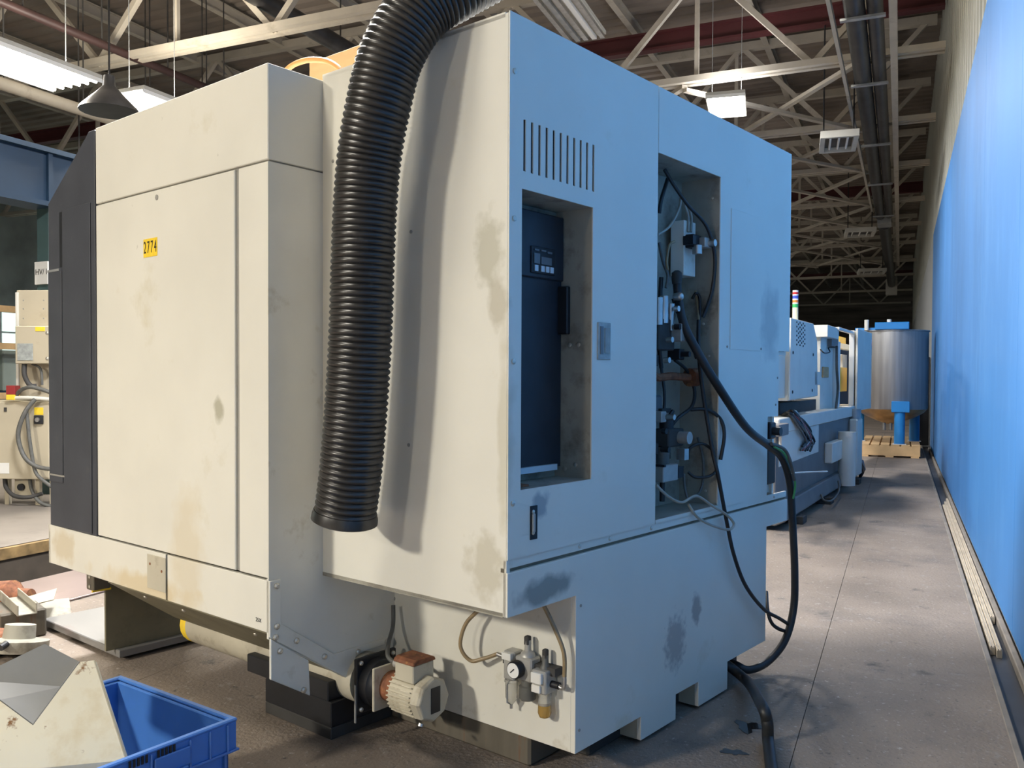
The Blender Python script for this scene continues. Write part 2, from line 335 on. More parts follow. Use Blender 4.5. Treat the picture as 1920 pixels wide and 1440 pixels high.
TY = [14.75, 18.6, 22.4, 26.8, 31.0, 35.2, 40.5, 46, 54, 63]
ordn = ['nearest', 'second nearest', 'third nearest', 'fourth nearest', 'fifth nearest', 'sixth nearest', 'seventh nearest', 'eighth nearest', 'ninth nearest', 'farthest']
tp = truss_proto()
for i, yy in enumerate(TY):
    t = tp if i == 0 else copy_tree(tp)
    t.location = (0, yy, 0); t['label'] = ordn[i]+' cream steel roof truss crossing above the aisle'
t = copy_tree(tp); t.location = (0, 10.2, 0); t['label'] = 'cream steel roof truss above the pale machine, nearer than the aisle trusses'
for i, yy in enumerate((16.4, 32.2, 58.0)):
    g = MB(); g.box(-25.8, yy-.10, 7.72, .6, yy+.10, 7.76); g.box(-25.8, yy-.012, 7.76, .6, yy+.012, 8.02); g.box(-25.8, yy-.10, 8.02, .6, yy+.10, 8.06)
    tag(g.build('red_girder', 'red'), ('nearest', 'middle', 'farthest')[i]+' dark red steel girder crossing below the roof deck', 'girder', 'red roof girders')
PX = (-.35, -2.6, -4.9, -7.2, -9.5, -11.8, -14.1, -17, -20)
for i, x in enumerate(PX):
    g = MB(); g.box(x-.06, 4, 8.30, x+.06, 70, 8.32); g.box(x-.008, 4, 8.32, x+.008, 70, 8.5); g.box(x-.06, 4, 8.5, x+.06, 70, 8.52)
    tag(g.build('roof_purlin', 'truss'), ('closest roof purlin to the blue wall', 'second roof purlin from the blue wall', 'third roof purlin from the blue wall', 'fourth roof purlin from the blue wall', 'fifth roof purlin from the blue wall', 'sixth roof purlin from the blue wall', 'seventh roof purlin from the blue wall', 'eighth roof purlin from the blue wall', 'ninth roof purlin from the blue wall, farthest left')[i], 'purlin', 'roof purlins')
# flat cross bracing between trusses
br = 0
for (ya, yb) in ((14.75, 18.6), (18.6, 22.4), (22.4, 26.8), (26.8, 31.0), (31.0, 35.2), (35.2, 40.5)):
    for (xa_, xb_) in ((-.7, -3.4), (-3.4, -6.8)):
        br += 1; t = thing('cross_brace', 'flat steel cross brace %s in the %s truss bay' % ('beside the blue wall' if xa_ > -1 else 'farther from the blue wall', ordn[(br-1)//2]), 'brace', (xa_, ya, 6.42), 0, 'roof cross braces')
        MB().bar((0, 0, 0), (xb_-xa_, yb-ya, 0), .10, .06).build('brace_bar', 'truss', t)
        MB().bar((xb_-xa_, 0, -.06), (0, yb-ya, -.06), .10, .06).build('brace_bar', 'truss', t)
# dark twin pipes and white strip running along the wall side
t = thing('overhead_pipes', 'pair of dark pipes hung under the trusses along the blue wall', 'pipes', (-.5, 0, 6.22))
for dx, r in ((-.10, .13), (.14, .10)): MB().cyl((dx, 7, 0), (dx, 27.5, 0), r, seg=14).build('pipe', 'pipe_dark', t, smooth=40)
for yy in (9, 12, 14.75, 18.6, 22.4, 26.8): MB().box(-.27, yy-.04, -.16, .27, yy+.04, -.13).build('strap', 'galv', t)
MB().box(.30, 7, -.02, .40, 40, .16).build('rail', 'truss', t)
MB().bar((-.42, 7, .02), (-.30, 27, .06), .05, .10).build('conduit', 'truss', t)
tag(MB().box(-.68, 27.6, 6.0, -.30, 28.4, 6.45).build('junction_box', 'galv', bevel=.01), 'grey junction box at the far end of the dark roof pipes', 'box')
t = thing('heater_duct', 'dark tapering duct continuing beyond the grey junction box', 'duct', (-.5, 28.4, 6.1))
MB().cyl((0, 0, 0), (.05, 17, -.1), .17, seg=12).build('pipe', 'pipe_dark', t, smooth=40)
MB().box(-.2, 17, -.6, .3, 17.5, .1).build('end_box', 'housing', t)
for yy in (2.6, 6.8, 12.1): MB().cyl((0, yy, 0), (0, yy, 2.2), .02, seg=6).build('hanger', 'pipe_dark', t)

# lamps
tube_lamp('high_bay_light', 'lit square ceiling light above the far corner of the machine', (-2.7, 14.75, 5.98), math.radians(8), .62, 1.15, 430, COOL, tubes=6)
tube_lamp('high_bay_light', 'long lit ceiling light at the upper left edge of the picture', (-9.75, 7.35, 5.2), P2, 1.40, .90, 260, WARM, tubes=6, up=.6)
tube_lamp('high_bay_light', 'lit ceiling light seen just above the machine top at left', (-9.5, 9.05, 5.2), P2, 1.05, .80, 220, WARM, tubes=6, up=.6)
tube_lamp('high_bay_light', 'lit ceiling light cut off by the left picture edge', (-9.9, 5.5, 5.2), P2, 1.2, .62, 200, WARM, tubes=6)
tube_lamp('high_bay_light', 'lit ceiling light of the left row, behind the photographer', (-7.0, -5.6, 4.5), P2, 1.3, .65, 2050, WARM, tubes=6)
tube_lamp('high_bay_light', 'added unseen ceiling light farthest behind the photographer', (-3.2, -7.6, 4.3), P2, 1.3, .65, 480, WARM, tubes=6, drop=4.3)  # low frontal lamp added to brighten the base side panel
tube_lamp('high_bay_light', 'lit ceiling light behind the photographer, nearer the machine', (-3.4, .5, 6.0), P2, 1.3, .65, 130, WARM, tubes=6)
tube_lamp('high_bay_light', 'lit ceiling light above the pale machine roof', (-3.9, 4.4, 6.0), P2, 1.3, .65, 950, COOL, tubes=6)
tube_lamp('high_bay_light', 'added unseen ceiling light above the machine, toward its far end', (-3.0, 9.2, 6.0), P2, 1.3, .65, 260, COOL, tubes=6)  # added above the frame to brighten the wall farther along
tube_lamp('high_bay_light', 'added unseen ceiling light high above the aisle by the blue wall', (-1.0, 9.3, 7.9), P2, 1.3, .65, 70, WARM, tubes=6, drop=.6)  # added out of view to light the aisle floor
tube_lamp('high_bay_light', 'added ceiling light hidden beyond the machine, middle of the hall', (-8.6, 24, 6.0), P2, 1.3, .65, 900, COOL, tubes=6, drop=2.62)  # added behind the machine to lift the dark roof beyond
tube_lamp('high_bay_light', 'added ceiling light hidden beyond the machine, far end of the hall', (-12.5, 38, 6.0), P2, 1.3, .65, 1200, COOL, tubes=6, drop=2.62)  # second hidden lamp, added to brighten the far end
def dead_lamp(label, loc, rz, lx, ly):
    t = thing('unlit_light', label, 'ceiling light', loc, rz, 'unlit ceiling lights')
    MB().plate('z', 0, .12, (-lx/2, -ly/2, lx/2, ly/2), [(-lx/2+.08, -ly/2+.08, lx/2-.08, ly/2-.08)]).build('frame', 'housing', t)
    MB().box(-lx/2+.08, -ly/2+.08, .08, lx/2-.08, ly/2-.08, .12).build('reflector', 'pipe_dark', t)
    for i in range(3): MB().cyl((-lx/2+.1+(lx-.2)*(i+.5)/3, -ly/2+.09, .05), (-lx/2+.1+(lx-.2)*(i+.5)/3, ly/2-.09, .05), .02, seg=6).build('tube', 'white_plastic', t)
    for sx in (-1, 1): MB().cyl((sx*lx*.4, 0, .12), (sx*lx*.4, 0, 2.2), .015, seg=6).build('hanger', 'black', t)
dead_lamp('unlit square ceiling light hanging left of the dark roof pipes', W0.hit(1572, 272, 'z', 5.6), .1, .62, 1.1)
dead_lamp('unlit square ceiling light farther down the aisle', W0.hit(1612, 440, 'z', 5.6), .1, .8, 1.1)
dead_lamp('unlit ceiling light farthest down the aisle, tiny', W0.hit(1634, 512, 'z', 5.6), .1, 1.0, 1.2)
p = W0.hit(1060, 25, 'z', 7.3)
t = thing('strip_light', 'unlit silver strip light with long slats under the roof deck', 'ceiling light', p, math.radians(3))
MB().box(-.35, -1.2, .06, .35, 1.2, .12).build('housing', 'housing', t)
for i in range(5): MB().box(-.33+i*.145, -1.2, 0, -.25+i*.145, 1.2, .06).build('slat', ('steel', 'galv', 'steel', 'lamp_spill', 'steel')[i], t)

# left side overhead pipes
for i, (x, z, r, mt, lab) in enumerate(((-11.1, 6.5, .065, 'pipe_brown', 'brown-red pipe hung under the roof deck at upper left'), (-8.6, 7.0, .14, 'pipe_dark', 'thick dark pipe above the left end of the machine'), (-11.5, 5.55, .09, 'truss', 'pale conduit running just above the lit tubes at upper left'), (-11.6, 4.75, .08, 'truss', 'pale rail running below the lit tubes at upper left'))):
    t = thing('overhead_pipe', lab, 'pipe', (x, 0, z))
    MB().cyl((0, 3, 0), (0, 22, 0), r, seg=12).build('pipe', mt, t, smooth=40)
    for yy in (8.3, 9.6, 10.9, 12.2): MB().cyl((0, yy, 0), (0, yy, 8.3-z), .012, seg=6).build('hanger_rod', 'pipe_dark', t)
# pendant cone lamp near the lit tubes
p = W0.hit(205, 190, 'z', 4.75)
t = thing('pendant_lamp', 'dark cone pendant lamp hanging between the lit tubes', 'lamp', p)
MB().lathe((0, 0, -.12), (0, 0, 1), [(0, .34), (.03, .33), (.2, .16), (.30, .07), (.42, .06)], 18).build('shade', 'pipe_dark', t, smooth=50)
MB().cyl((0, 0, .3), (0, 0, 3.4), .012, seg=6).build('cord', 'pipe_dark', t)

# blue crane beam and column at left
t = thing('crane_beam', 'blue painted steel beam on a green column at far left', 'beam', (-9.75, 0, 0))
MB().box(-.12, 2, 3.62, .12, 7.95, 4.22).build('web', 'beam_blue', t); MB().box(-.2, 2, 4.22, .2, 7.95, 4.28).build('top_flange', 'beam_blue', t); MB().box(-.2, 2, 3.56, .2, 7.95, 3.62).build('bottom_flange', 'beam_blue', t)
MB().box(-.16, 7.5, 3.62, .16, 7.56, 4.22).build('stiffener', 'beam_blue', t)
MB().box(-.12, 7.55, 0, .08, 7.95, 3.56).build('column', 'column_green', t)
MB().box(-.13, 7.52, 2.62, -.02+.12, 7.55, 2.90).build('sign', 'white_plastic', t)
text('HV/ I', .10, 'sign_text', 'ink', t, Matrix.Translation((-.01, 7.517, 2.77)) @ Matrix.Rotation(P2, 4, 'X'))

# far clutter: rows of plain machine housings behind, seen in slits
t = thing('far_rack', 'orange brown storage rack far behind the beige control cabinet', 'rack', (-16.5, 11.5, 0))
for yy in (-2, 0, 2.4): MB().box(-.05, yy, 0, .05, yy+.1, 3.0).build('upright', 'pine', t)
for z in (1.0, 2.0, 2.75): MB().box(-.06, -2.1, z, .06, 2.6, z+.13).build('beam', 'pine', t)
t = thing('far_machine', 'pale green machine housing far behind the beige control cabinet', 'machine', (-17.5, 12.5, 0))
MB().box(-.8, -2.6, .1, .8, 2.6, 1.05).build('body', 'far_green', t, bevel=.02); MB().box(-.7, -2.2, 1.05, .6, 2.0, 1.15).build('bed', 'beam_blue', t); MB().box(-.5, -.3, 1.15, .5, 1.2, 2.0).build('head', 'far_green', t, bevel=.02)
MB().box(.8, -1.0, .4, .84, .6, .9).build('door', 'bg_grey', t)

# ------------------------------------------------------------------ the machine (x: along right face, y: along near face)
mc = thing('machine_tool', 'large cream machining centre with graphite front section, seen from its rear corner', 'machine', MF.o, MF.ang)
T = .02
# --- rear cabinet
MB().box(0, .0055, .702, T, .965, 2.686).build('side_panel', 'cream', mc, bevel=.002)
louvres = [(.072+i*.0405, 2.184, .072+i*.0405+.0125, 2.355) for i in range(11)]
MB().plate('y', 0, .005, (0, .893, .951, 2.690), [(.066, 1.12, .483, 2.125)]+louvres).build('front_panel', 'cream', mc)
MB().plate('y', 0, .005, (.955, .893, 2.345, 2.690), [(.95, .908, 1.517, 2.422), (2.205, .8, 2.4, 1.640), (2.073, .8, 2.4, 1.30)]).build('front_panel', 'cream', mc)
MB().box(0, .006, .862, 2.34, T, .893).build('sill_strip', 'cream', mc, bevel=.002)
MB().box(0, .014, .850, 2.34, T+.01, .864).build('sill_seam', 'seam', mc)
low = [(0, .702), (.39, .702), (.39, .118), (.852, .118), (.852, .02), (1.14, .02), (1.14, .128), (1.348, .128), (1.348, .015), (1.64, .015), (1.64, .146), (2.075, .146), (2.075, .735), (2.34, .735), (2.34, .850), (0, .850)]
MB().prism(low, 'y', 0, T).build('lower_front_panel', 'cream', mc, bevel=.0015)
MB().box(0, T, .700, .39, .965, .715).build('cabinet_underside', 'grime', mc)
MB().box(0, T, 2.672, 2.345, .965, 2.690).build('top_panel', 'cream_plain', mc)
MB().box(2.325, T, 1.64, 2.345, .965, 2.690).build('end_panel', 'cream_plain', mc); MB().box(2.18, T, .86, 2.20, .965, 1.64).build('end_panel', 'cream_plain', mc)
MB().box(2.18, T, 1.62, 2.345, .965, 1.64).build('end_ledge', 'cream_plain', mc)
MB().box(T, .945, .70, 2.3, .965, 2.68).build('back_panel', 'cream_plain', mc)
MB().box(1.628, -.003, 1.634, 1.968, 0, 2.296).build('cover_plate', 'cream', mc, bevel=.001)
MB().box(2.075, T, .735, 2.34, .5, .86).build('side_lip', 'cream', mc, bevel=.003)
# black sheet behind the slots stands in for the unlit interior
MB().box(.03, .05, 2.14, .52, .06, 2.40).build('louvre_backing', 'black', mc)
# recess with the black control unit
def recess(nm, u0, u1, z0, z1, d, m_):
    b = MB(); b.box(u0-.01, .0055, z0-.01, u0, d, z1+.01); b.box(u1, .0055, z0-.01, u1+.01, d, z1+.01); b.box(u0, .0055, z0-.01, u1, d, z0); b.box(u0, .0055, z1, u1, d, z1+.01); b.box(u0-.01, d, z0-.01, u1+.01, d+.01, z1+.01)
    return b.build(nm, m_, mc)
recess('cooler_recess', .066, .483, 1.12, 2.125, .17, 'grime')
MB().box(.07, .128, 1.86, .478, .168, 2.10).build('control_unit_head', 'unit_black', mc, bevel=.004)
u = MB().box(.07, .140, 1.16, .478, .168, 1.86).build('control_unit_grille', 'unit_black', mc)
MB().box(.165, .134, 1.165, .172, .142, 1.85).build('grille_rib', 'black', u)
MB().box(.455, .095, 1.66, .478, .142, 1.84).build('latch', 'black', mc, bevel=.004)
dA, dB = MF.hit(997, 488, 'y', .122), MF.hit(1041, 488, 'y', .122); dz0, dz1 = MF.hit(1018, 514, 'y', .122).z, MF.hit(1018, 464, 'y', .122).z; dw = dB.x-dA.x; dh_ = dz1-dz0
pd = MB().box(dA.x, .122, dz0, dB.x, .130, dz1).build('display_bezel', 'black', mc, bevel=.002)
def dbox(nm, mt, a, b, c, d): MB().box(dA.x+dw*a, .1185, dz0+dh_*c, dA.x+dw*b, .1225, dz0+dh_*d).build(nm, mt, pd)
dbox('screen', 'screen', .38, .82, .36, .64); dbox('screen', 'screen', .08, .32, .36, .74)
for a in (.11, .38, .58, .77): dbox('key', 'key', a, a+.14, .08, .30)
dbox('print_line', 'screen', .10, .28, .84, .90); dbox('print_line', 'screen', .38, .58, .84, .90); dbox('print_line', 'screen', .64, .84, .80, .87)
MB().box(.16, .125, 1.150, .44, .145, 1.172).build('unit_foot', 'key', mc); MB().box(.07, .10, 1.125, .13, .14, 1.22).build('unit_bracket', 'grime', mc)
MB().box(.09, .04, 1.121, .16, .09, 1.128).build('dirt_scrap', 'rust', mc)
bolts(mc, [(.483-.001, .10, 1.62), (.483-.001, .06, 1.62), (.483-.001, .07, 1.17), (.483-.001, .12, 1.15)], (-1, 0, 0), .009, .006)
# small fittings on the right face
hm = MB().box(.515, -.006, 1.565, .600, .002, 1.705).build('hour_meter', 'lens', mc, bevel=.002)
MB().box(.527, -.009, 1.585, .545, -.005, 1.69).build('meter_scale', 'screen', hm); MB().box(.556, -.010, 1.59, .588, -.005, 1.685).build('meter_window', 'bowl', hm)
bk = MB().box(.117, -.003, .945, .155, .001, 1.06).build('blanking_plate', 'black', mc)
MB().box(.122, -.012, .970, .136, -.002, 1.035).build('hasp', 'silver', bk, bevel=.003)
bolts(bk, [(.130, -.003, .968), (.130, -.003, 1.04)], (0, -1, 0), .007, .005)
bolts(mc, [(.024, 0, 2.50), (.024, 0, 2.02), (.024, 0, 1.55), (.024, 0, 1.08)], (0, -1, 0), .010, .007)
bolts(mc, [(.42, .006, .878), (.62, .006, .878), (.93, .006, .878), (2.18, .006, .878)], (0, -1, 0), .008, .005)
bolts(mc, [(.42, 0, .66), (.415, 0, .20), (1.60, 0, 1.645), (1.98, 0, 1.645), (2.19, 0, 1.50), (2.17, 0, 1.36)], (0, -1, 0), .006, .004, material='groove')
bolts(mc, [(0, .9, 2.34), (0, .46, 2.02), (0, .47, 1.25)], (-1, 0, 0), .007, .003, material='groove')
# connector plate below the step
cp = MB().box(2.06, .035, .90, 2.20, .055, 1.31).build('connector_plate', 'cream_plain', mc)
MB().box(2.09, -.01, 1.185, 2.16, .04, 1.27).build('plug', 'black', cp, bevel=.006); MB().box(2.08, .0, .95, 2.18, .04, 1.15).build('socket_block', 'base_dark', cp, bevel=.006)
MB().cyl((2.125, -.05, 1.225), (2.125, 0, 1.225), .022).build('plug_neck', 'black', cp)
# recess with pneumatics
recess('pneumatic_recess', .957, 1.517, .908, 2.422, .20, 'grime')
pb = MB().box(1.36, .10, 1.965, 1.47, .17, 2.215).build('valve_bracket', 'cream_plain', mc, bevel=.003)
MB().box(1.372, .06, 2.09, 1.45, .11, 2.15).build('solenoid', 'black', pb, bevel=.004); MB().box(1.43, .03, 2.095, 1.505, .08, 2.14).build('valve_body', 'silver', pb, bevel=.004)
MB().cyl((1.40, .055, 2.06), (1.40, .055, 2.10), .022).build('fitting', 'steel', pb, smooth=40); MB().cyl((1.47, .03, 2.115), (1.47, .0, 2.115), .016).build('fitting', 'steel', pb, smooth=40)
MB().box(1.35, .05, 2.10, 1.375, .10, 2.14).build('connector', 'black', pb)
v2 = MB().box(1.16, .11, 1.62, 1.30, .19, 1.76).build('valve_manifold', 'base_dark', mc, bevel=.005)
for a, z in ((1.17, 1.78), (1.22, 1.79), (1.28, 1.76)): MB().cyl((a, .12, z-.05), (a, .12, z+.07), .020).build('fitting', 'steel', v2, smooth=40)
MB().box(1.27, .06, 1.66, 1.33, .12, 1.74).build('solenoid', 'silver', v2, bevel=.004)
MB().lathe((1.275, .07, 1.86), (0, -1, 0), [(-.03, .016), (0, .02), (.012, .012), (.015, .002)], 14).build('steel_knob', 'steel', v2, smooth=50)
rp_ = MB().tube(bez([(1.02, .14, 1.53), (1.12, .14, 1.535), (1.20, .14, 1.50), (1.30, .13, 1.505), (1.42, .10, 1.50)], 6), .018, 8).build('rusty_pipe', 'rust', mc, smooth=40)
MB().cyl((1.42, .10, 1.50), (1.47, .09, 1.50), .042).build('pipe_flange', 'rust', rp_, smooth=40); MB().cyl((1.15, .14, 1.5), (1.15, .14, 1.62), .022).build('pipe_tee', 'rust', rp_, smooth=40)
pc = MB().box(1.19, .15, 1.33, 1.27, .19, 1.42).build('cable_clip', 'screen', mc, bevel=.01); MB().box(1.23, .13, 1.34, 1.31, .16, 1.36).build('clip_arm', 'base_dark', pc)
fr = MB().box(1.20, .08, 1.19, 1.34, .17, 1.27).build('regulator', 'base_dark', mc, bevel=.006)
MB().cyl((1.25, .12, 1.27), (1.25, .12, 1.33), .032).build('regulator_knob', 'black', fr, smooth=40); MB().cyl((1.30, .08, 1.23), (1.30, .03, 1.23), .028).build('regulator_gauge', 'silver', fr, smooth=40); MB().cyl((1.22, .12, 1.07), (1.22, .12, 1.19), .030).build('regulator_bowl', 'cable_grey', fr, smooth=40); MB().box(1.29, .05, 1.13, 1.33, .09, 1.18).build('regulator_fitting', 'steel', fr)
sb = MB().box(1.14, .07, 1.04, 1.27, .15, 1.115).build('pressure_switch', 'silver', mc, bevel=.004)
MB().box(1.27, .07, 1.05, 1.32, .12, 1.10).build('switch_plug', 'black', sb); MB().cyl((1.20, .11, .95), (1.20, .11, 1.04), .012).build('switch_cable', 'cable', sb); MB().box(1.13, .06, 1.11, 1.145, .16, 1.12).build('switch_clip', 'black', sb)
for i, z in enumerate((2.27, 2.12)):
    q = MB().box(.99+.05*i, .12, z-.05, 1.06+.05*i, .18, z).build('terminal_block', 'base_dark', mc, bevel=.004); MB().box(.985+.05*i, .10, z-.09, 1.05+.05*i, .15, z-.05).build('terminal_lug', 'silver', q)
bolts(mc, [(1.516, .04, 2.33), (1.516, .05, 1.60), (1.516, .06, .97), (1.516, .08, 1.75)], (-1, 0, 0), .007, .005)
def wire(nm, mt, r, pts, ax='y', parent=mc, seg=8, n=8): return MB().tube(bez(pathon(MF, ax, pts), n), r, seg).build(nm, mt, parent, smooth=60)
wire('air_hose', 'cable', .008, [(1246, 318, .12), (1262, 345, .10), (1290, 385, .06), (1325, 425, .03), (1340, 480, .02), (1335, 545, .03), (1318, 595, .06)])
wire('air_hose', 'cable', .009, [(1252, 335, .14), (1240, 375, .14), (1236, 400, .15)])
wire('air_hose', 'hose_clear', .006, [(1277, 370, .10), (1272, 395, .10), (1255, 425, .10), (1233, 440, .08)])
wire('air_hose', 'hose_clear', .006, [(1284, 385, .11), (1290, 405, .10), (1291, 435, .09)]); wire('air_hose', 'hose_clear', .006, [(1288, 380, .11), (1296, 405, .10), (1296, 435, .09)])
wire('air_hose', 'hose_tan', .006, [(1265, 453, .07), (1255, 460, .08), (1250, 490, .09), (1252, 505, .10)])
wire('air_hose', 'cable_grey', .007, [(1236, 455, .12), (1243, 490, .12), (1252, 515, .12), (1249, 540, .12)])
wire('air_hose', 'cable', .007, [(1298, 560, .12), (1305, 550, .10), (1312, 560, .09), (1312, 600, .07)]); wire('air_hose', 'hose_tan', .006, [(1304, 545, .12), (1308, 570, .10), (1310, 600, .07)])
wire('air_hose', 'cable', .008, [(1265, 675, .13), (1288, 695, .11), (1302, 730, .09), (1297, 762, .08), (1270, 785, .10), (1256, 810, .12), (1254, 860, .12)])
wire('air_hose', 'cable', .009, [(1295, 768, .08), (1325, 768, .03), (1350, 785, .0), (1358, 815, -.02), (1351, 862, -.01)])
wire('air_hose', 'cable', .008, [(1247, 610, .14), (1243, 630, .14), (1248, 655, .14)])
wire('air_hose', 'cable', .007, [(1290, 860, .09), (1294, 840, .07), (1318, 832, .04), (1340, 850, .02), (1346, 875, .01), (1332, 892, .01), (1305, 895, .05), (1290, 885, .08)])
wire('air_hose', 'cable_grey', .006, [(1308, 820, .09), (1318, 860, .06), (1318, 900, .05), (1310, 925, .05), (1290, 938, .06)])
random.seed(11)
wire('air_hose', 'cable', .010, [(1240, 520, .15), (1238, 570, .15), (1245, 600, .14), (1236, 640, .15), (1240, 690, .16)])
wire('air_hose', 'cable', .008, [(1262, 560, .12), (1270, 585, .11), (1282, 600, .09), (1296, 640, .07), (1306, 672, .06)])
wire('air_hose', 'cable_grey', .007, [(1252, 590, .13), (1262, 620, .12), (1256, 650, .13)])
wire('air_hose', 'cable', .008, [(1262, 770, .11), (1250, 790, .12), (1245, 830, .13), (1243, 868, .13)])
wire('air_hose', 'cable', .007, [(1240, 690, .16), (1246, 740, .15), (1244, 800, .15), (1248, 850, .14)])
wire('air_hose', 'cable_grey', .006, [(1290, 940, .06), (1284, 915, .08), (1282, 888, .09)])
for k in range(9):
    a_, z_ = 1.13+random.random()*.24, (1.78, 1.70, 1.64, 1.58, 1.55, 1.24, 1.20, 1.16, 1.30)[k]
    q = MB().box(a_, .09+.05*random.random(), z_, a_+.045, .16, z_+.05).build('push_fitting', ('black', 'base_dark', 'silver')[k % 3], mc, bevel=.004)
    MB().cyl((a_+.022, .09, z_+.025), (a_+.022, .05+.02*random.random(), z_+.025), .013, seg=10).build('fitting_nut', ('steel', 'black')[k % 2], q, smooth=40)
ok_ = MB().cyl((1.36, .185, 1.72), (1.36, .195, 1.72), .055, seg=20).build('grommet_hole', 'black', mc, smooth=40)
# --- base box left face
MB().box(.39, T, .118, .41, 1.0, .702).build('base_side_panel', 'cream_plain', mc, bevel=.002)
MB().box(2.055, T, .146, 2.075, 1.0, .74).build('base_end_panel', 'cream_plain', mc)
MB().box(.41, .05, .12, 2.05, .06, .70).build('base_lining', 'black', mc)
for a, b, z in ((.852, 1.14, .02), (1.348, 1.64, .015)):
    f_ = MB(); f_.plate('z', z, z+.01, (a, T, b, .135)); f_.box(a, T, z+.01, a+.012, .135, .135); f_.box(b-.012, T, z+.01, b, .135, .135)
    f_.build('foot_pocket', 'cream_dirty', mc)
bolts(mc, [(.39, .97, .53)], (-1, 0, 0), .010, .006, material='groove')
MB().box(.40, .22, .0, 1.9, 1.0, .118).build('cast_base', 'casting', mc, bevel=.01)
MB().box(.62, .10, .0, 1.75, .30, .118).build('cast_base_front', 'base_dark', mc, bevel=.01)
MB().box(1.72, .14, .0, 2.05, .9, .145).build('cast_base_end', 'base_dark', mc, bevel=.01)
MB().box(1.90, .125, .09, 2.04, .142, .13).build('white_tag', 'white_plastic', mc)
for (v0, v1, z0, z1, m_) in ((1.02, 1.60, .155, .235, 'black'), (1.0, 1.46, .05, .155, 'black'), (1.0, 1.46, .0, .05, 'base_dark')): MB().box(.07, v0, z0, 1.9, v1, z1).build('base_step', m_, mc, bevel=.004)
# --- left cabinet
D = -.254
MB().box(D, .965, 2.310, .9, 2.345, 2.668).build('hood_panel', 'cream', mc, bevel=.003)
MB().box(D+.012, .975, .73, .9, 2.345, 2.31).build('cabinet_core', 'groove', mc)
MB().box(D, 1.187, .731, D+.03, 2.345, 2.302).build('side_door', 'cream', mc, bevel=.003)
MB().box(D, .965, .731, .0, 1.158, 2.302).build('corner_panel', 'cream', mc, bevel=.003)
MB().box(D, 1.733-.012, .523, D+.02, 2.893, .722).build('skirt_band', 'cream', mc, bevel=.002); MB().box(D, .960, .523, D+.02, 1.705, .722).build('skirt_band', 'cream', mc, bevel=.002)
pp = MB().box(D-.004, 1.714, .555, D, 1.872, .706).build('patch_plate', 'cream_dirty', mc, bevel=.001)
bolts(pp, [(D-.004, 1.845, .665), (D-.004, 1.745, .645)], (-1, 0, 0), .006, .003, material='rust')
MB().box(D+.02, .98, .515, .9, 2.88, .535).build('skirt_underside', 'olive', mc)
MB().box(D, 2.875, .523, .9, 2.893, .722).build('skirt_end', 'cream_dirty', mc)
bolts(mc, [(D, 1.778, 2.27)], (-1, 0, 0), .012, .004, material='groove')
# yellow number stickers
for i, ch in enumerate('2774'):
    yc = 1.880-i*.030
    s_ = MB().box(D-.0015, yc-.0145, 2.018, D, yc+.0145, 2.098).build('number_sticker', 'yellow', mc)
    text(ch, .075, 'digit', 'ink', s_, Matrix.Translation((D-.0022, yc, 2.058)) @ Matrix.Rotation(-P2, 4, 'Z') @ Matrix.Rotation(P2, 4, 'X') @ Matrix.Diagonal((.55, 1, 1, 1)))
text('25X', .022, 'pen_mark', 'ink', mc, Matrix.Translation((D-.001, 1.03, .562)) @ Matrix.Rotation(-P2, 4, 'Z') @ Matrix.Rotation(P2, 4, 'X'))
# graphite front section
prof = [(2.36, .722), (2.872, .722), (2.872, 2.375), (2.455, 2.640), (2.42, 2.665), (2.36, 2.665)]
MB().prism(prof, 'x', D, 1.2).build('front_section', 'dark_panel', mc, bevel=.004)
MB().box(D+.01, 2.345, .722, 1.2, 2.36, 2.64).build('rubber_seal', 'black', mc)
MB().box(D-.006, 2.40, .73, D, 2.70, 2.325).build('front_cover', 'dark_panel', mc, bevel=.003)
MB().box(D-.005, 2.715, .95, D, 2.868, 2.03).build('front_cover', 'dark_panel', mc, bevel=.003)
MB().box(D-.002, 2.705, 2.04, D+.0, 2.738, 2.315).build('handle_slot', 'black', mc)
MB().box(D-.007, 2.735, 2.022, D, 2.868, 2.034).build('cover_edge', 'galv', mc); MB().box(D-.007, 2.69, .982, D, 2.868, .99).build('cover_edge', 'groove', mc)
# --- chip trough under the left cabinet
V1 = .965
MB().prism([(D, .73), (D, .508), (-.20, .552), (.053, .372), (.36, .372), (.39, .372), (.39, .702), (0, .702), (0, 2.668), (D, 2.668)][:1]+[(D, .50), (.165, .222), (.36, .222), (.39, .372), (.39, .72), (.02, .72), (.02, .73)], 'y', V1, V1+.012).build('trough_end', 'cream_plain', mc)
MB().box(D, V1-.001, .73, .02, V1+.004, 2.302).build('cabinet_end', 'cream_plain', mc)
MB().prism([(D, .722), (D, .508), (.165, .222), (.165, .345), (.35, .345), (.35, .372), (.053, .372), (-.204, .552), (-.204, .722)], 'y', V1-.008, V1).build('trough_flange', 'cream_plain', mc, bevel=.002)
MB().prism([(D, .504), (-.079, .379), (-.072, .237), (D, .349)], 'y', V1-.014, V1-.002).build('leg_plate', 'cream_plain', mc, bevel=.002)
bolts(mc, [(-.225, V1-.008, .70), (-.225, V1-.008, .545), (-.135, V1-.008, .47), (.0, V1-.008, .375), (.175, V1-.008, .352), (.335, V1-.008, .358), (-.215, V1-.014, .45), (-.105, V1-.014, .27), (-.23, V1-.008, .505)], (0, -1, 0), .012, .012)
MB().quadplate([(D+.03, .98, .515), (D+.03, 2.30, .515), (.115, 2.30, .275), (.115, .98, .275)], .01).build('trough_wall', 'olive', mc)
bolts(mc, [(-.15, 1.20, .455), (-.17, 2.05, .47), (-.15, 1.75, .455)], (-.56, 0, -.83), .011, .010)
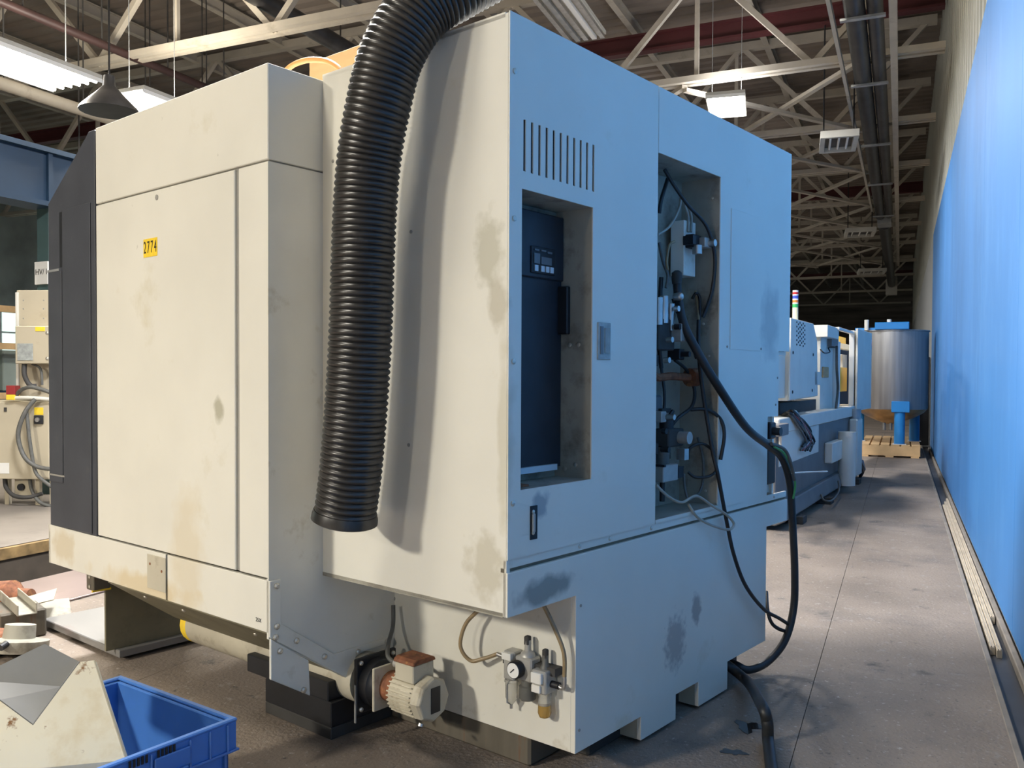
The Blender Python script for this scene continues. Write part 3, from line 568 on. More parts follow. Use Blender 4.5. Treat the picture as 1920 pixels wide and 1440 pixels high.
pi_ = MB().tube([(.215, .93, .235), (.215, 2.20, .235)], .105, 28).build('auger_tube', 'cream_dirty', mc, smooth=40)
MB().lathe((.215, 2.2, .235), (0, 1, 0), [(0, .105), (.05, .105), (.08, .06), (.10, .01)], 20).build('tube_end_cap', 'yellow', pi_, smooth=40)
MB().box(.103, .886, .09, .108, .894, .245).build('flange_edge', 'galv', mc)
# --- geared motor
fp = MB().box(.110, .885, .122, .325, .905, .347).build('motor_flange', 'black', mc, bevel=.003)
bolts(fp, [(.13, .885, .14), (.13, .885, .33), (.305, .885, .33), (.305, .885, .14)], (0, -1, 0), .010, .01)
ax = (.215, .235)
mo = MB().lathe((ax[0], .885, ax[1]), (0, -1, 0), [(0, .100), (.045, .100), (.05, .092), (.07, .085)], 28).build('gear_housing', 'black', mc, smooth=40)
MB().box(.125, .800, .150, .305, .812, .325).build('gear_plate', 'cream_dirty', mo, bevel=.003)
MB().lathe((ax[0], .80, ax[1]), (0, -1, 0), [(0, .062), (.03, .060), (.05, .068), (.08, .07)], 24).build('motor_neck', 'rust', mo, smooth=40)
MB().lathe((ax[0], .735, ax[1]), (0, -1, 0), [(0, .066), (.004, .078), (.02, .080), (.135, .078), (.14, .072)], 28).build('motor_body', 'cream_dirty', mo, smooth=40)
fin = MB().box(.0, -.128, -.0022, .010, 0, .0022).mesh('cooling_fin'); fin.materials.append(M['cream_dirty'])
for i in range(26):
    an = math.radians(-70+i*12.3)+math.pi/2
    o = bpy.data.objects.new('cooling_fin', fin); COL.objects.link(o); o.parent = mo
    o.matrix_local = Matrix.Translation((ax[0], .733, ax[1])) @ Matrix.Rotation(-an, 4, 'Y') @ Matrix.Translation((.077, 0, 0))
ec = MB().tube([(ax[0], .602, ax[1]), (ax[0], .595, ax[1]), (ax[0], .560, ax[1]), (ax[0], .548, ax[1])], lambda i: (.080, .089, .089, .080)[i], 8).build('end_cap', 'cream_dirty', mo, bevel=.003)
MB().box(.195, .5455, .185, .245, .549, .285).build('rating_plate', 'black', mo)
MB().cyl((.17, .575, .150), (.165, .575, .14), .012).build('drain_plug', 'steel', mo)
tb = MB().box(.150, .600, .300, .265, .705, .372).build('terminal_box', 'cream_dirty', mo, bevel=.004)
MB().prism([(.145, .372), (.27, .372), (.265, .384), (.25, .392), (.165, .392), (.15, .384)], 'y', .594, .711).build('box_lid', 'rust', mo, bevel=.003)
MB().cyl((.19, .705, .345), (.19, .745, .345), .016).build('cable_gland', 'silver', mo, smooth=40)
MB().tube(bez([(.19, .745, .345), (.20, .80, .36), (.26, .86, .39), (.32, .90, .44), (.34, .92, .52)], 8), .009, 8).build('motor_cable', 'cable_grey', mo, smooth=60)
# --- air preparation unit on the base side
X0 = .39
au = MB().box(.335, .245, .345, .39, .30, .455).build('air_filter_head', 'silver', mc, bevel=.005)
ar = MB().box(.325, .155, .36, .385, .235, .45).build('air_regulator', 'silver', mc, bevel=.006)
al = MB().box(.315, .080, .335, .385, .148, .42).build('air_lubricator', 'silver', mc, bevel=.005)
MB().box(.345, .06, .40, .39, .31, .43).build('mount_rail', 'base_dark', au)
MB().box(.318, .250, .425, .336, .295, .452).build('filter_badge', 'white_plastic', au, bevel=.002)
MB().lathe((.352, .272, .345), (0, 0, -1), [(0, .026), (.008, .028), (.012, .024), (.07, .023), (.085, .016), (.10, .005)], 18).build('filter_bowl', 'bowl', au, smooth=40)
MB().tube([(.352, .272, .345), (.326, .272, .33), (.326, .272, .262), (.352, .272, .246)], .003, 6).build('bowl_guard', 'galv', au); MB().cyl((.352, .272, .232), (.352, .272, .25), .006).build('drain', 'steel', au)
MB().cyl((.355, .30, .42), (.355, .345, .425), .009).build('inlet_fitting', 'steel', au, smooth=40)
MB().lathe((.355, .195, .45), (0, 0, 1), [(0, .030), (.012, .026), (.02, .013), (.06, .012)], 16).build('bonnet', 'silver', ar, smooth=40); MB().box(.343, .185, .49, .367, .207, .525).build('vent_post', 'base_dark', ar, bevel=.004)
MB().lathe((.355, .195, .36), (0, 0, -1), [(0, .024), (.02, .025), (.025, .033), (.07, .033), (.075, .028)], 22).build('regulator_knob', 'cable_grey', ar, smooth=30)
gc = MB().lathe((.325, .215, .405), (-1, 0, 0), [(-.02, .012), (0, .012), (.004, .033), (.03, .033), (.033, .031)], 24).build('gauge_case', 'black', ar, smooth=40)
MB().cyl((.2925, .215, .405), (.2905, .215, .405), .028, seg=24).build('gauge_dial', 'dial', ar)
MB().bar((.2895, .226, .396), (.2895, .209, .412), .003, .003).build('gauge_needle', 'ink', ar)
MB().box(.300, .092, .375, .318, .140, .415).build('sight_block', 'white_plastic', al, bevel=.003); MB().box(.305, .100, .34, .316, .140, .368).build('lubricator_badge', 'white_plastic', al, bevel=.002)
MB().lathe((.352, .112, .335), (0, 0, -1), [(0, .026), (.012, .026), (.016, .023), (.05, .024)], 18).build('lubricator_bowl', 'bowl', al, smooth=40)
MB().lathe((.352, .112, .286), (0, 0, -1), [(0, .0245), (.03, .026), (.045, .020), (.052, .006)], 18).build('oil', 'amber', al, smooth=40)
MB().lathe((.355, .112, .42), (0, 0, 1), [(0, .022), (.015, .013), (.05, .012)], 14).build('fill_cap', 'cable_grey', al, smooth=40); MB().box(.344, .102, .455, .366, .122, .492).build('fill_knob', 'base_dark', al, bevel=.004)
MB().cyl((.352, .08, .37), (.352, .045, .37), .013).build('outlet_fitting', 'black', al, smooth=40); MB().tube(bez([(.352, .05, .37), (.352, .030, .365), (.352, .022, .38), (.352, .022, .41)], 5), .008, 8).build('elbow', 'steel', al, smooth=50)
MB().tube(bez([(.355, .345, .425), (.34, .40, .40), (.32, .455, .385), (.30, .49, .44), (.31, .47, .53), (.33, .40, .61), (.34, .36, .69), (.34, .34, .712)], 8), .008, 8).build('air_hose', 'hose_tan', mc, smooth=60)
MB().tube(bez([(.352, .022, .41), (.35, .025, .50), (.33, .06, .60), (.32, .105, .68), (.32, .12, .71)], 8), .008, 8).build('air_hose', 'hose_tan', mc, smooth=60)
# --- low tray and plate under the front end
MB().box(-.07, 2.66, .06, .36, 2.675, .52).build('hanging_plate', 'olive', mc)
bb = MB().box(-.16, 2.60, .40, -.075, 2.68, .51).build('rusty_bracket', 'casting', mc, bevel=.004); MB().box(-.165, 2.6, .395, -.07, 2.61, .405).build('bracket_lip', 'yellow', bb)
bolts(bb, [(-.16, 2.64, .47), (-.16, 2.64, .42)], (-1, 0, 0), .010, .006)
tr = MB().box(-.02, 2.62, .02, .9, 3.55, .06)
tr = tr.build('drip_tray', 'sheet', bevel=.004); tr.matrix_world = MF.m; tag(tr, 'pale dented sheet metal drip tray on the floor under the machine front end', 'tray')

# ------------------------------------------------------------------ hoses and cables hanging on the machine
hp = [(.45, .02, 3.55), (.30, .06, 3.20), (.14, .12, 2.96), (.0, .225, 2.835), (-.105, .305, 2.74), (-.175, .37, 2.585)]
hp += [tuple(MF.hit(x, y, 'x', -.2)) for x, y in ((708, 205), (692, 300), (684, 400), (680, 500), (677, 600), (672, 700), (665, 800), (657, 890), (646, 975))]
path = bez(hp, 40)
# resample evenly
L = [0]
for a, b in zip(path, path[1:]): L.append(L[-1]+(b-a).length)
st = .0218/6; k = 0; ev = []; d = 0
while d < L[-1]:
    while L[k+1] < d: k += 1
    ev.append(path[k].lerp(path[k+1], (d-L[k])/(L[k+1]-L[k]))); d += st
du = thing('corrugated_duct_hose', 'thick black corrugated duct hose hanging over the machine top edge', 'hose', MF.o, MF.ang)
MB().tube(ev, lambda i: .103+.0075*abs(math.sin(math.pi*i/6)), 32, cap=False).build('hose_wall', 'rubber', du, smooth=70)
e1 = ev[-1]; e0 = ev[-3]; dn = (e1-e0).normalized()
MB().tube([e1-dn*.03, e1-dn*.012, e1+dn*.004, e1+dn*.010], lambda i: (.112, .117, .118, .108)[i], 32, cap=False).build('end_cuff', 'rubber', du, smooth=60)

pw = thing('power_cable', 'thick black power cable looping down the right face of the machine', 'cable', MF.o, MF.ang)
wire('cable_jacket', 'cable', .0195, [(1269, 522, .10), (1272, 560, .10), (1283, 610, .06), (1308, 660, .02), (1345, 722, -.03), (1398, 800, -.06), (1440, 835, -.06), (1466, 858, -.07), (1481, 905, -.08), (1486, 980, -.08), (1490, 1070, -.09), (1488, 1140, -.09), (1472, 1200, -.08), (1440, 1240, -.04), (1405, 1256, .0), (1383, 1248, .05), (1365, 1238, .12)], parent=pw, seg=14)
MB().lathe(MF.hit(1269, 524, 'y', .10), (0, 0, 1), [(-.02, .021), (.0, .023), (.03, .023), (.04, .01)], 12).build('cable_gland', 'base_dark', pw, smooth=40)
wire('earth_wire', 'green', .006, [(1452, 838, -.09), (1470, 850, -.10), (1486, 880, -.11), (1491, 910, -.11), (1487, 935, -.10)], parent=pw)
wire('grey_tail', 'cable_grey', .009, [(1446, 832, -.085), (1470, 842, -.10), (1482, 866, -.115), (1490, 900, -.11)], parent=pw)
wire('zip_tie', 'white_plastic', .004, [(1485, 887, -.11), (1515, 885, -.13), (1551, 884, -.15)], parent=pw)
tk = thing('thin_cable', 'thin black cable hanging from the pneumatic recess and looping past the machine corner', 'cable', MF.o, MF.ang)
wire('cable_jacket', 'cable', .0095, [(1310, 600, .06), (1310, 660, .05), (1318, 735, .04), (1335, 840, .01), (1346, 890, -.015), (1362, 975, -.02), (1376, 1040, -.03), (1398, 1098, -.03), (1432, 1142, -.04), (1462, 1160, -.07), (1481, 1174, -.08), (1472, 1183, -.07), (1450, 1172, -.04), (1440, 1148, -.01), (1437, 1110, .05)], parent=tk)
tk = thing('grey_air_line', 'thin greenish grey air line looping out of the pneumatic recess', 'hose', MF.o, MF.ang)
wire('hose_wall', 'hose_clear', .0065, [(1230, 909, .03), (1252, 930, .02), (1278, 942, .01), (1305, 930, .0), (1335, 948, -.02), (1362, 965, -.04), (1376, 982, -.05), (1366, 993, -.05), (1335, 985, -.03), (1308, 970, -.015), (1291, 946, .0)], parent=tk)
dh = thing('drain_hose', 'thick black drain hose dropping from the machine foot to the floor', 'hose')
f0 = W0.hit(1440, 1385, 'z', .03)
MB().tube(bez([MF.w(1.72, .10, .13), W0.hit(1398, 1275, 'y', MF.w(1.70, -.02, 0).y), W0.hit(1428, 1322, 'y', f0.y+.05), W0.hit(1438, 1352, 'y', f0.y), f0, W0.hit(1443, 1412, 'z', .024), W0.hit(1450, 1470, 'z', .024), W0.hit(1458, 1560, 'z', .024)], 8), .024, 12).build('hose_wall', 'cable', dh, smooth=60)
# on top of the machine
pl = MB().box(.42, 1.15, 2.69, .44, 1.60, 2.995).build('plywood_board', 'wood', bevel=.002); pl.matrix_world = MF.m; tag(pl, 'tan plywood board standing upright on the machine roof', 'board')
oh = thing('orange_air_hose', 'orange air hose arching over the machine roof beside the plywood', 'hose', MF.o, MF.ang)
MB().tube(bez([MF.hit(530, 140, 'x', .12), MF.hit(548, 123, 'x', .12), MF.hit(575, 113, 'x', .12), MF.hit(605, 113, 'x', .12), MF.hit(625, 120, 'x', .12), MF.hit(640, 132, 'x', .12), MF.hit(650, 150, 'x', .12)], 8), .012, 10).build('hose_wall', 'orange', oh, smooth=60)

# ------------------------------------------------------------------ moulding machine down the aisle
a0 = W0.hit(1470, 985, 'z', 0); a1 = W0.hit(1600, 900, 'z', 0)
BF = Frame(a0, math.atan2(a1.y-a0.y, a1.x-a0.x))     # x: away along the aisle, y: to the left
bm_ = thing('moulding_machine', 'blue-lit cream moulding machine with signal tower, standing down the aisle behind', 'machine', BF.o, BF.ang)
def bx(px, py, y=0): return BF.hit(px, py, 'y', y)
L1 = bx(1612, 800).x
MB().box(-.4, .0, .22, L1, 1.3, .95).build('bed', 'bg_grey', bm_, bevel=.01)
MB().prism([(.0, .05), (-.10, .10), (-.06, .26), (.0, .26), (1.3, .26), (1.3, .05)], 'x', -.4, L1).build('base_rail', 'bg_grey', bm_, bevel=.01)
MB().box(-.4, -.03, .95, L1-.1, 1.3, 1.10).build('bed_top', 'bg_cream', bm_, bevel=.01)
MB().box(-.3, -.012, .62, 1.75, .0, .95).build('side_guard', 'bg_cream', bm_, bevel=.005)
p = bx(1548, 850); MB().box(p.x-.1, -.10, .45, p.x+.75, 0, .70).build('lower_guard', 'bg_cream', bm_, bevel=.01)
p = bx(1566, 880); MB().tube([(p.x, -.14, .10), (p.x, -.14, .80)], .11, 18).build('accumulator', 'bg_cream', bm_, smooth=40)
p = bx(1590, 860); MB().box(p.x, -.12, .10, p.x+.5, 0, .92).build('valve_cover', 'bg_cream', bm_, bevel=.02); MB().cyl((p.x+.2, -.05, .92), (p.x+.2, -.05, 1.06), .09).build('filter_can', 'galv', bm_, smooth=40)
# injection guard
g = [bx(1480, 596), bx(1522, 607), bx(1529, 640), bx(1530, 742), bx(1477, 750)]
gx0, gx1 = g[4].x, g[3].x
MB().prism([(q.x, q.z) for q in g], 'y', -.02, .0).build('guard_panel', 'bg_cream', bm_, bevel=.004)
MB().prism([(q.x+.015*(1 if i in (0, 4) else -1), q.z-.01) for i, q in enumerate(g)], 'y', .0, .55).build('guard_body', 'bg_cream', bm_, bevel=.006)
MB().box(gx0-.30, .03, g[4].z+.02, gx0, .5, g[4].z+.62).build('guard_side', 'bg_cream', bm_, bevel=.004)
vh = MB()
for i in range(11):
    for j in range(3):
        q = bx(1490+j*6+(i % 2)*3, 604+i*4.2+j*1.4); vh.cyl((q.x, -.026, q.z), (q.x, -.02, q.z), .012, seg=6)
o = vh.build('vent_hole', 'black', bm_); o['kind'] = 'stuff'
bolts(bm_, [tuple(bx(*q)+Vector((0, -.02, 0))) for q in ((1483, 661), (1521, 665), (1482, 735), (1519, 732))], (0, -1, 0), .018, .008, material='black')
q = bx(1480, 600); MB().box(q.x+.1, .12, q.z-.2, gx1+.35, .6, q.z+.06).build('rear_hood', 'bg_cream', bm_, bevel=.006)
# signal tower
q = bx(1491, 600, .15); zt_ = q.z-.06
for h0, h1, mt in ((0, .20, 't_cream'), (.20, .24, 't_green'), (.24, .255, 't_white'), (.255, .285, 't_amber'), (.285, .30, 't_white'), (.30, .335, 't_blue'), (.335, .35, 't_white'), (.35, .375, 't_red'), (.375, .395, 't_white')):
    MB().cyl((q.x, .15, zt_+h0), (q.x, .15, zt_+h1), .032, seg=14).build('tower_'+{'t_cream': 'stem', 't_white': 'ring'}.get(mt, 'lens'), mt, bm_, smooth=40)
# clamp column, frame with open door and yellow box
def bxbox(nm, mt, x0, x1, yt, yb, y0, y1, bev=.005):
    c = (yt+yb)/2; A = bx(x0, c, y0); B = bx(x1, c, y0); return MB().box(A.x, y0, bx((x0+x1)/2, yb, y0).z, B.x, y1, bx((x0+x1)/2, yt, y0).z).build(nm, mt, bm_, bevel=bev)
bxbox('platen', 'bg_cream', 1538, 1572, 632, 790, .12, .9)
bxbox('platen_cap', 'bg_cream', 1552, 1573, 612, 634, .02, .9); bxbox('platen_box', 'bg_grey', 1560, 1572, 634, 650, .06, .2)
bxbox('switch_box', 'bg_cream', 1528, 1539, 697, 722, -.02, .12); bxbox('brown_label', 'wood', 1544, 1554, 688, 708, .10, .12)
bxbox('frame_post', 'white_plastic', 1570, 1575, 640, 790, .06, .12); bxbox('frame_post', 'white_plastic', 1601, 1606, 620, 766, -.01, .06); bxbox('frame_top', 'white_plastic', 1574, 1606, 618, 623, -.01, .05)
bxbox('inner_back', 'black', 1572, 1603, 650, 770, .5, .55); bxbox('inner_beam', 'bg_cream', 1572, 1600, 645, 655, .2, .3); bxbox('yellow_guard', 'bg_yellow', 1575, 1588, 689, 734, .16, .4); bxbox('yellow_guard', 'bg_yellow', 1574, 1586, 632, 644, .2, .4); bxbox('grey_duct', 'galv', 1580, 1588, 665, 690, .25, .32)
bxbox('blue_door', 'bg_cream', 1608, 1634, 620, 768, -.06, -.03)
MB().tube(bez([bx(1569, 650, .04), bx(1569, 690, .0), bx(1571, 730, .02), bx(1567, 770, .0), bx(1566, 788, .03)], 6), .018, 8).build('conduit', 'cable_grey', bm_, smooth=60)
MB().tube(bez([bx(1538, 655, .1), bx(1546, 662, .05), bx(1556, 660, .08), bx(1554, 652, .1), bx(1570, 652, .1)], 6), .008, 6).build('wire', 'cable', bm_, smooth=60)
bxbox('nozzle_unit', 'base_dark', 1462, 1530, 752, 782, .15, .7)
bxbox('junction_box', 'bg_grey', 1461, 1479, 795, 817, -.10, .0); bxbox('box_stalk', 'bg_cream', 1466, 1470, 817, 835, -.06, -.03)
random.seed(3)
for i in range(11):
    x0 = 1462+random.random()*18; mt = ('cable', 'cable', 'cable_grey', 'cable', 'steel', 'cable_grey', 'estop', 'cable', 'cable_grey', 'cable', 'cable')[i]
    MB().tube(bez([bx(x0, 775+random.random()*6, .1), bx(x0+14, 770+random.random()*10, -.03), bx(x0+26+random.random()*8, 790+random.random()*8, -.06), bx(1510+random.random()*18, 812+random.random()*18, -.05), bx(1500+random.random()*22, 832+random.random()*14, -.04)], 6), .013, 6).build('cable', mt, bm_, smooth=60)
for i in range(4):
    MB().tube(bez([bx(1611, 800+i*6, -.02), bx(1614, 830, -.05), bx(1610, 858, -.08), bx(1616+i, 880, -.10), bx(1612, 890+i*2, -.05)], 6), .02, 6).build('cable', 'cable', bm_, smooth=60)
MB().tube(bez([bx(1572, 902, -.12), bx(1573, 920, -.16), bx(1560, 938, -.22), bx(1545, 938, -.16), bx(1540, 928, -.10)], 8), .012, 8).build('drain_tube', 'cable_grey', bm_, smooth=60)
for px_ in (1480, 1535, 1590):
    q = bx(px_, 930); MB().box(q.x-.1, -.16, 0, q.x+.1, 0, .08).build('levelling_foot', 'base_dark', bm_, bevel=.005)

# ------------------------------------------------------------------ tank on a pallet
TC = Vector((-.16, 18.75, 0))
pa = thing('wooden_pallet', 'pale pine pallet under the steel tank at the end of the aisle', 'pallet', (TC.x, TC.y, 0))
for i in range(6): MB().box(-.52+i*.178, -.75, .215, -.52+i*.178+.15, 2.0, .24).build('deck_board', 'pine', pa, bevel=.003)
for yy in (-.75, -.08, .62, 1.85): MB().box(-.52, yy, .03, .52, yy+.12, .215).build('stringer', 'pine', pa, bevel=.003)
for i in range(3): MB().box(-.52+i*.44, -.75, .0, -.52+i*.44+.14, 2.0, .03).build('bottom_board', 'pine', pa)
tk = thing('mixing_tank', 'round stainless steel tank on blue legs standing on a pallet', 'tank', (TC.x, TC.y, .242))
R = .66; zb = W0.hit(1665, 768, 'y', TC.y-R).z-.242; zt2 = W0.hit(1665, 618, 'y', TC.y-R).z-.242
MB().lathe((0, 0, zb), (0, 0, 1), [(0, R-.01), (.02, R), (zt2-zb-.03, R), (zt2-zb-.02, R+.02), (zt2-zb, R+.02)], 40).build('shell', 'stainless', tk, smooth=40)
MB().lathe((0, 0, zb-.30), (0, 0, 1), [(0, .08), (.06, .25), (.13, .42), (.22, .58), (.30, R-.01)], 36).build('dished_bottom', 'tank_dish', tk, smooth=60)
for an in (-75, 45, 165):
    ca, sa = math.cos(math.radians(an)), math.sin(math.radians(an))
    lg = MB().cyl((ca*R*.92, sa*R*.92, 0), (ca*R*.92, sa*R*.92, zb-.02), .095, seg=16).build('leg', 'tank_blue', tk, smooth=40)
    MB().box(ca*R-.16, sa*R-.06, zb-.05, ca*R+.16, sa*R+.06, zb+.16).build('leg_bracket', 'tank_blue', lg, bevel=.01)
    MB().box(ca*R*.92-.12, sa*R*.92-.12, .0, ca*R*.92+.12, sa*R*.92+.12, .01).build('foot_plate', 'white_plastic', lg)
MB().box(-.3, -.70, zt2, .30, .70, zt2+.14).build('motor_beam', 'tank_blue', tk, bevel=.01); MB().box(-.66, -.5, zt2+.0, -.3, .5, zt2+.05).build('lid', 'tank_blue', tk)
for xx in (-.45, -.05): MB().cyl((xx, -.55, zt2), (xx, -.55, zt2+.2), .04).build('nozzle', 'bg_cream', tk)
q = W0.hit(1636, 657, 'y', TC.y-R*.9)
for i, mt in enumerate(('estop', 'beam_blue', 'column_green')): MB().box(-.47, -R*.80-.03, zt2-.30-i*.09, -.32, -R*.7, zt2-.21-i*.09).build('label_stripe', mt, tk)
for xx, zz in ((-.12, .28), (.0, .28)): MB().cyl((xx, -.1, zb-.42), (xx, -.1, zb-.28), .03).build('outlet', 'galv', tk)
# dark panels by the wall end
t = thing('black_panel', 'tall black cabinet at the end of the blue wall', 'cabinet', (.48, 21.6, 0))
MB().box(-.14, 0, .0, .12, .5, 1.98).build('body', 'black', t, bevel=.01); MB().box(-.06, -.01, 1.55, .0, 0, 1.68).build('sticker', 'white_plastic', t); MB().box(-.13, -.01, .82, -.08, 0, .9).build('sticker', 'white_plastic', t)
t = thing('leaning_bar', 'worn pale bar leaning against the black cabinet', 'bar', (.34, 21.4, 0))
MB().bar((0, 0, 0), (.04, .15, 1.2), .04, .03).build('bar', 'galv', t); MB().bar((.0, .0, .45), (.03, .1, .95), .055, .02).build('peeling_label', 'white_plastic', t)

# ------------------------------------------------------------------ trench contents
sh = W0.hit(1880, 1205, 'z', -.03)
for i, (x0, ys, ye) in enumerate(((.482, 5.55, 11.6), (.512, 5.5, 11.9), (.542, 6.25, 12.2))):
    t = thing('trunking_strip', ('beige trunking strip lying nearest the floor kerb', 'middle beige trunking strip lying in the wall trench', 'beige trunking strip lying closest to the blue wall')[i], 'strip', (x0, ys, -.055), 0, 'trunking strips in the wall trench')
    n_ = ye-ys; MB().box(0, 0, 0, .027, n_, .045).build('channel', 'tray', t, bevel=.002); MB().box(.004, .0, .045, .009, n_, .052).build('lip', 'tray', t); MB().box(.018, .0, .045, .023, n_, .052).build('lip', 'tray', t)
pu = MB(); c = W0.hit(1402, 1362, 'z', .0015); pts = []
for i in range(18):
    an = i/18*2*math.pi; r = .045*(1+.35*math.sin(3*an)+.2*math.cos(5*an)); pts.append((c.x+r*math.cos(an)*1.1, c.y+r*math.sin(an)*1.3))
pu.prism(pts, 'z', .0002, .0022)
tag(pu.build('puddle', 'puddle'), 'small shiny puddle beside the black drain hose', 'puddle')
pu = MB(); c = W0.hit(1375, 1410, 'z', .0015); pts = []
for i in range(18):
    an = i/18*2*math.pi; r = .03*(1+.3*math.sin(2*an+1)+.25*math.cos(5*an)); pts.append((c.x+r*math.cos(an)*1.4, c.y+r*math.sin(an)))
pu.prism(pts, 'z', .0002, .0022)
tag(pu.build('puddle', 'puddle'), 'tiny shiny puddle by the machine foot, nearest the camera', 'puddle')

# ------------------------------------------------------------------ beige control cabinet at left
cl = W0.hit(92, 950, 'z', 0)
c0 = W0.hit(-30, 948, 'z', 0); vdir = Vector((cl.x-c0.x, cl.y-c0.y, 0))
KA = math.atan2(vdir.y, vdir.x); KF = Frame((c0.x, c0.y, 0), KA)
kb = thing('control_cabinet', 'beige electrical control cabinet with cables, standing left of the graphite section', 'cabinet', KF.o, KF.ang)
def kx(px, py, y=0): return KF.hit(px, py, 'y', y)
def kbox(nm, mt, x0, x1, yt, yb, y0, y1, par=None, bev=.004):
    c = (yt+yb)/2; A = kx(x0, c, y0); B = kx(x1, c, y0); return MB().box(A.x, y0, kx((x0+x1)/2, yb, y0).z, B.x, y1, kx((x0+x1)/2, yt, y0).z).build(nm, mt, par or kb, bevel=bev)
kbox('body', 'beige', -60, 96, 752, 896, .02, .5); d_ = kbox('door', 'beige', -58, 91, 754, 898, .0, .02)
kbox('nameplate', 'white_plastic', -2, 17, 868, 888, -.004, 0, d_, .001); kbox('key_lock', 'base_dark', 7, 12, 764, 772, -.008, 0, d_, .001)
kbox('warning_label', 'yellow', 64, 81, 764, 778, -.003, 0, d_, .001); kbox('rotary_switch', 'black', 63, 79, 779, 795, -.03, 0, d_, .005)
q = kx(71, 787, -.03); MB().cyl((q.x, -.05, q.z), (q.x, -.03, q.z), .025).build('switch_dial', 'steel', d_, smooth=40)
kbox('tower_body', 'beige', 32, 100, 544, 745, .15, .5); kbox('tower_edge', 'bg_cream', 29, 34, 548, 745, .13, .16)
u_ = kbox('upper_box', 'beige', 28, 93, 611, 682, -.04, .15, None, .008)
kbox('warning_label', 'yellow', 66, 84, 613, 621, -.044, -.04, u_, .001); kbox('panel_meter', 'lens', 32, 61, 644, 676, -.05, -.04, u_, .003)
bolts(u_, [tuple(kx(89, 624, -.04)), tuple(kx(89, 672, -.04))], (0, -1, 0), .02, .012)
bolts(kb, [tuple(kx(a, b, .15)) for a in (44, 82) for b in (563, 579, 597)], (0, -1, 0), .009, .005, material='groove')
kbox('estop_box', 'yellow', 11, 27, 740, 750, -.05, .05); kbox('estop_head', 'estop', 11, 28, 723, 740, -.05, .05)
MB().tube(bez([kx(30, 742, .0), kx(40, 731, -.05), kx(60, 726, -.08), kx(95, 736, -.05), kx(110, 745, 0)], 6), .022, 8).build('cable', 'cable_grey', kb, smooth=60); MB().tube(bez([kx(27, 746, -.02), kx(60, 746, -.06), kx(110, 750, 0)], 6), .022, 8).build('cable', 'bg_cream', kb, smooth=60)
MB().tube(bez([kx(46, 680, .02), kx(46, 703, -.02), kx(56, 722, -.04), kx(68, 724, 0)], 6), .028, 8).build('cable', 'base_dark', kb, smooth=60); MB().tube(bez([kx(60, 682, .08), kx(76, 692, .06), kx(79, 722, .06)], 6), .014, 8).build('cable', 'cable_grey', kb, smooth=60)
MB().tube(bez([kx(66, 748, -.06), kx(46, 775, -.12), kx(34, 815, -.14), kx(45, 855, -.14), kx(70, 875, -.12), kx(105, 880, -.1)], 7), .024, 8).build('cable', 'cable_grey', kb, smooth=60)
MB().tube(bez([kx(50, 770, -.08), kx(55, 820, -.10), kx(65, 880, -.10), kx(80, 900, -.1), kx(100, 915, -.1)], 7), .020, 8).build('cable', 'cable_grey', kb, smooth=60)
MB().tube(bez([kx(9, 896, .1), kx(12, 915, .05), kx(28, 930, .0), kx(55, 932, 0), kx(80, 925, .05)], 7), .024, 8).build('cable', 'base_dark', kb, smooth=60); MB().tube(bez([kx(56, 898, .1), kx(60, 920, .05), kx(75, 942, .0), kx(100, 950, 0)], 7), .02, 8).build('cable', 'cable_grey', kb, smooth=60)
for x_ in (.18, .55, .72): MB().box(x_, .1, .0, x_+.05, .15, kx(20, 896, 0).z+.03).build('leg', 'beige', kb)
kbox('gland_plate', 'beige', 27, 62, 898, 930, .12, .16); q = kx(41, 913, .12); MB().cyl((q.x, .09, q.z), (q.x, .12, q.z), .04).build('gland', 'black', kb, smooth=40)

# ------------------------------------------------------------------ scrap on the floor, left
pk = MB().quadplate([(-5.71, 1.5, .004), (-4.99, 1.5, .004), (-4.99, 6.2, .004), (-5.71, 6.2, .004)], .012); pk = pk.build('floor_plate', 'pink', bevel=.002); tag(pk, 'pinkish steel plate lying along the edge of the floor pit', 'plate')
t = thing('scrap_channel', 'pale steel channel offcut lying on the scrap beside the drip tray', 'scrap', W0.hit(35, 1190, 'z', 0), math.radians(-25))
b_ = MB(); b_.prism([(-.05, .16), (.05, .16), (.05, .22), (.043, .22), (.043, .167), (-.043, .167), (-.043, .22), (-.05, .22)], 'x', -.24, .22); b_.build('channel', 'grime', t, bevel=.002); MB().box(-.2, -.12, 0, .12, .12, .16).build('block', 'casting', t, bevel=.01)
t = thing('scrap_casting', 'dirty beige casting with a round flange among the scrap at left', 'scrap', W0.hit(32, 1228, 'z', 0), math.radians(10))
MB().lathe((0, 0, .02), (0, .2, 1), [(0, .14), (.03, .15), (.06, .15), (.07, .08), (.14, .075)], 20).build('flange', 'grime', t, smooth=40); MB().box(-.34, -.14, 0, -.06, .1, .11).build('lug', 'rust', t, bevel=.02); MB().cyl((.05, -.16, .09), (.05, -.12, .1), .018).build('hole_plug', 'black', t)
t = thing('scrap_plate', 'crumpled beige sheet offcut under the pinkish plate edge', 'scrap', W0.hit(60, 1172, 'z', 0), math.radians(60))
MB().quadplate([(-.25, -.12, .03), (.2, -.1, .02), (.22, .12, .10), (-.2, .14, .12)], .006).build('sheet', 'grime', t); MB().quadplate([(-.1, -.1, .13), (.1, -.12, .16), (.14, .03, .19), (-.06, .05, .15)], .006).build('tab', 'beige', t)
t = thing('scrap_motor', 'dark rusty lump of scrap at the left picture edge', 'scrap', W0.hit(-5, 1165, 'z', 0))
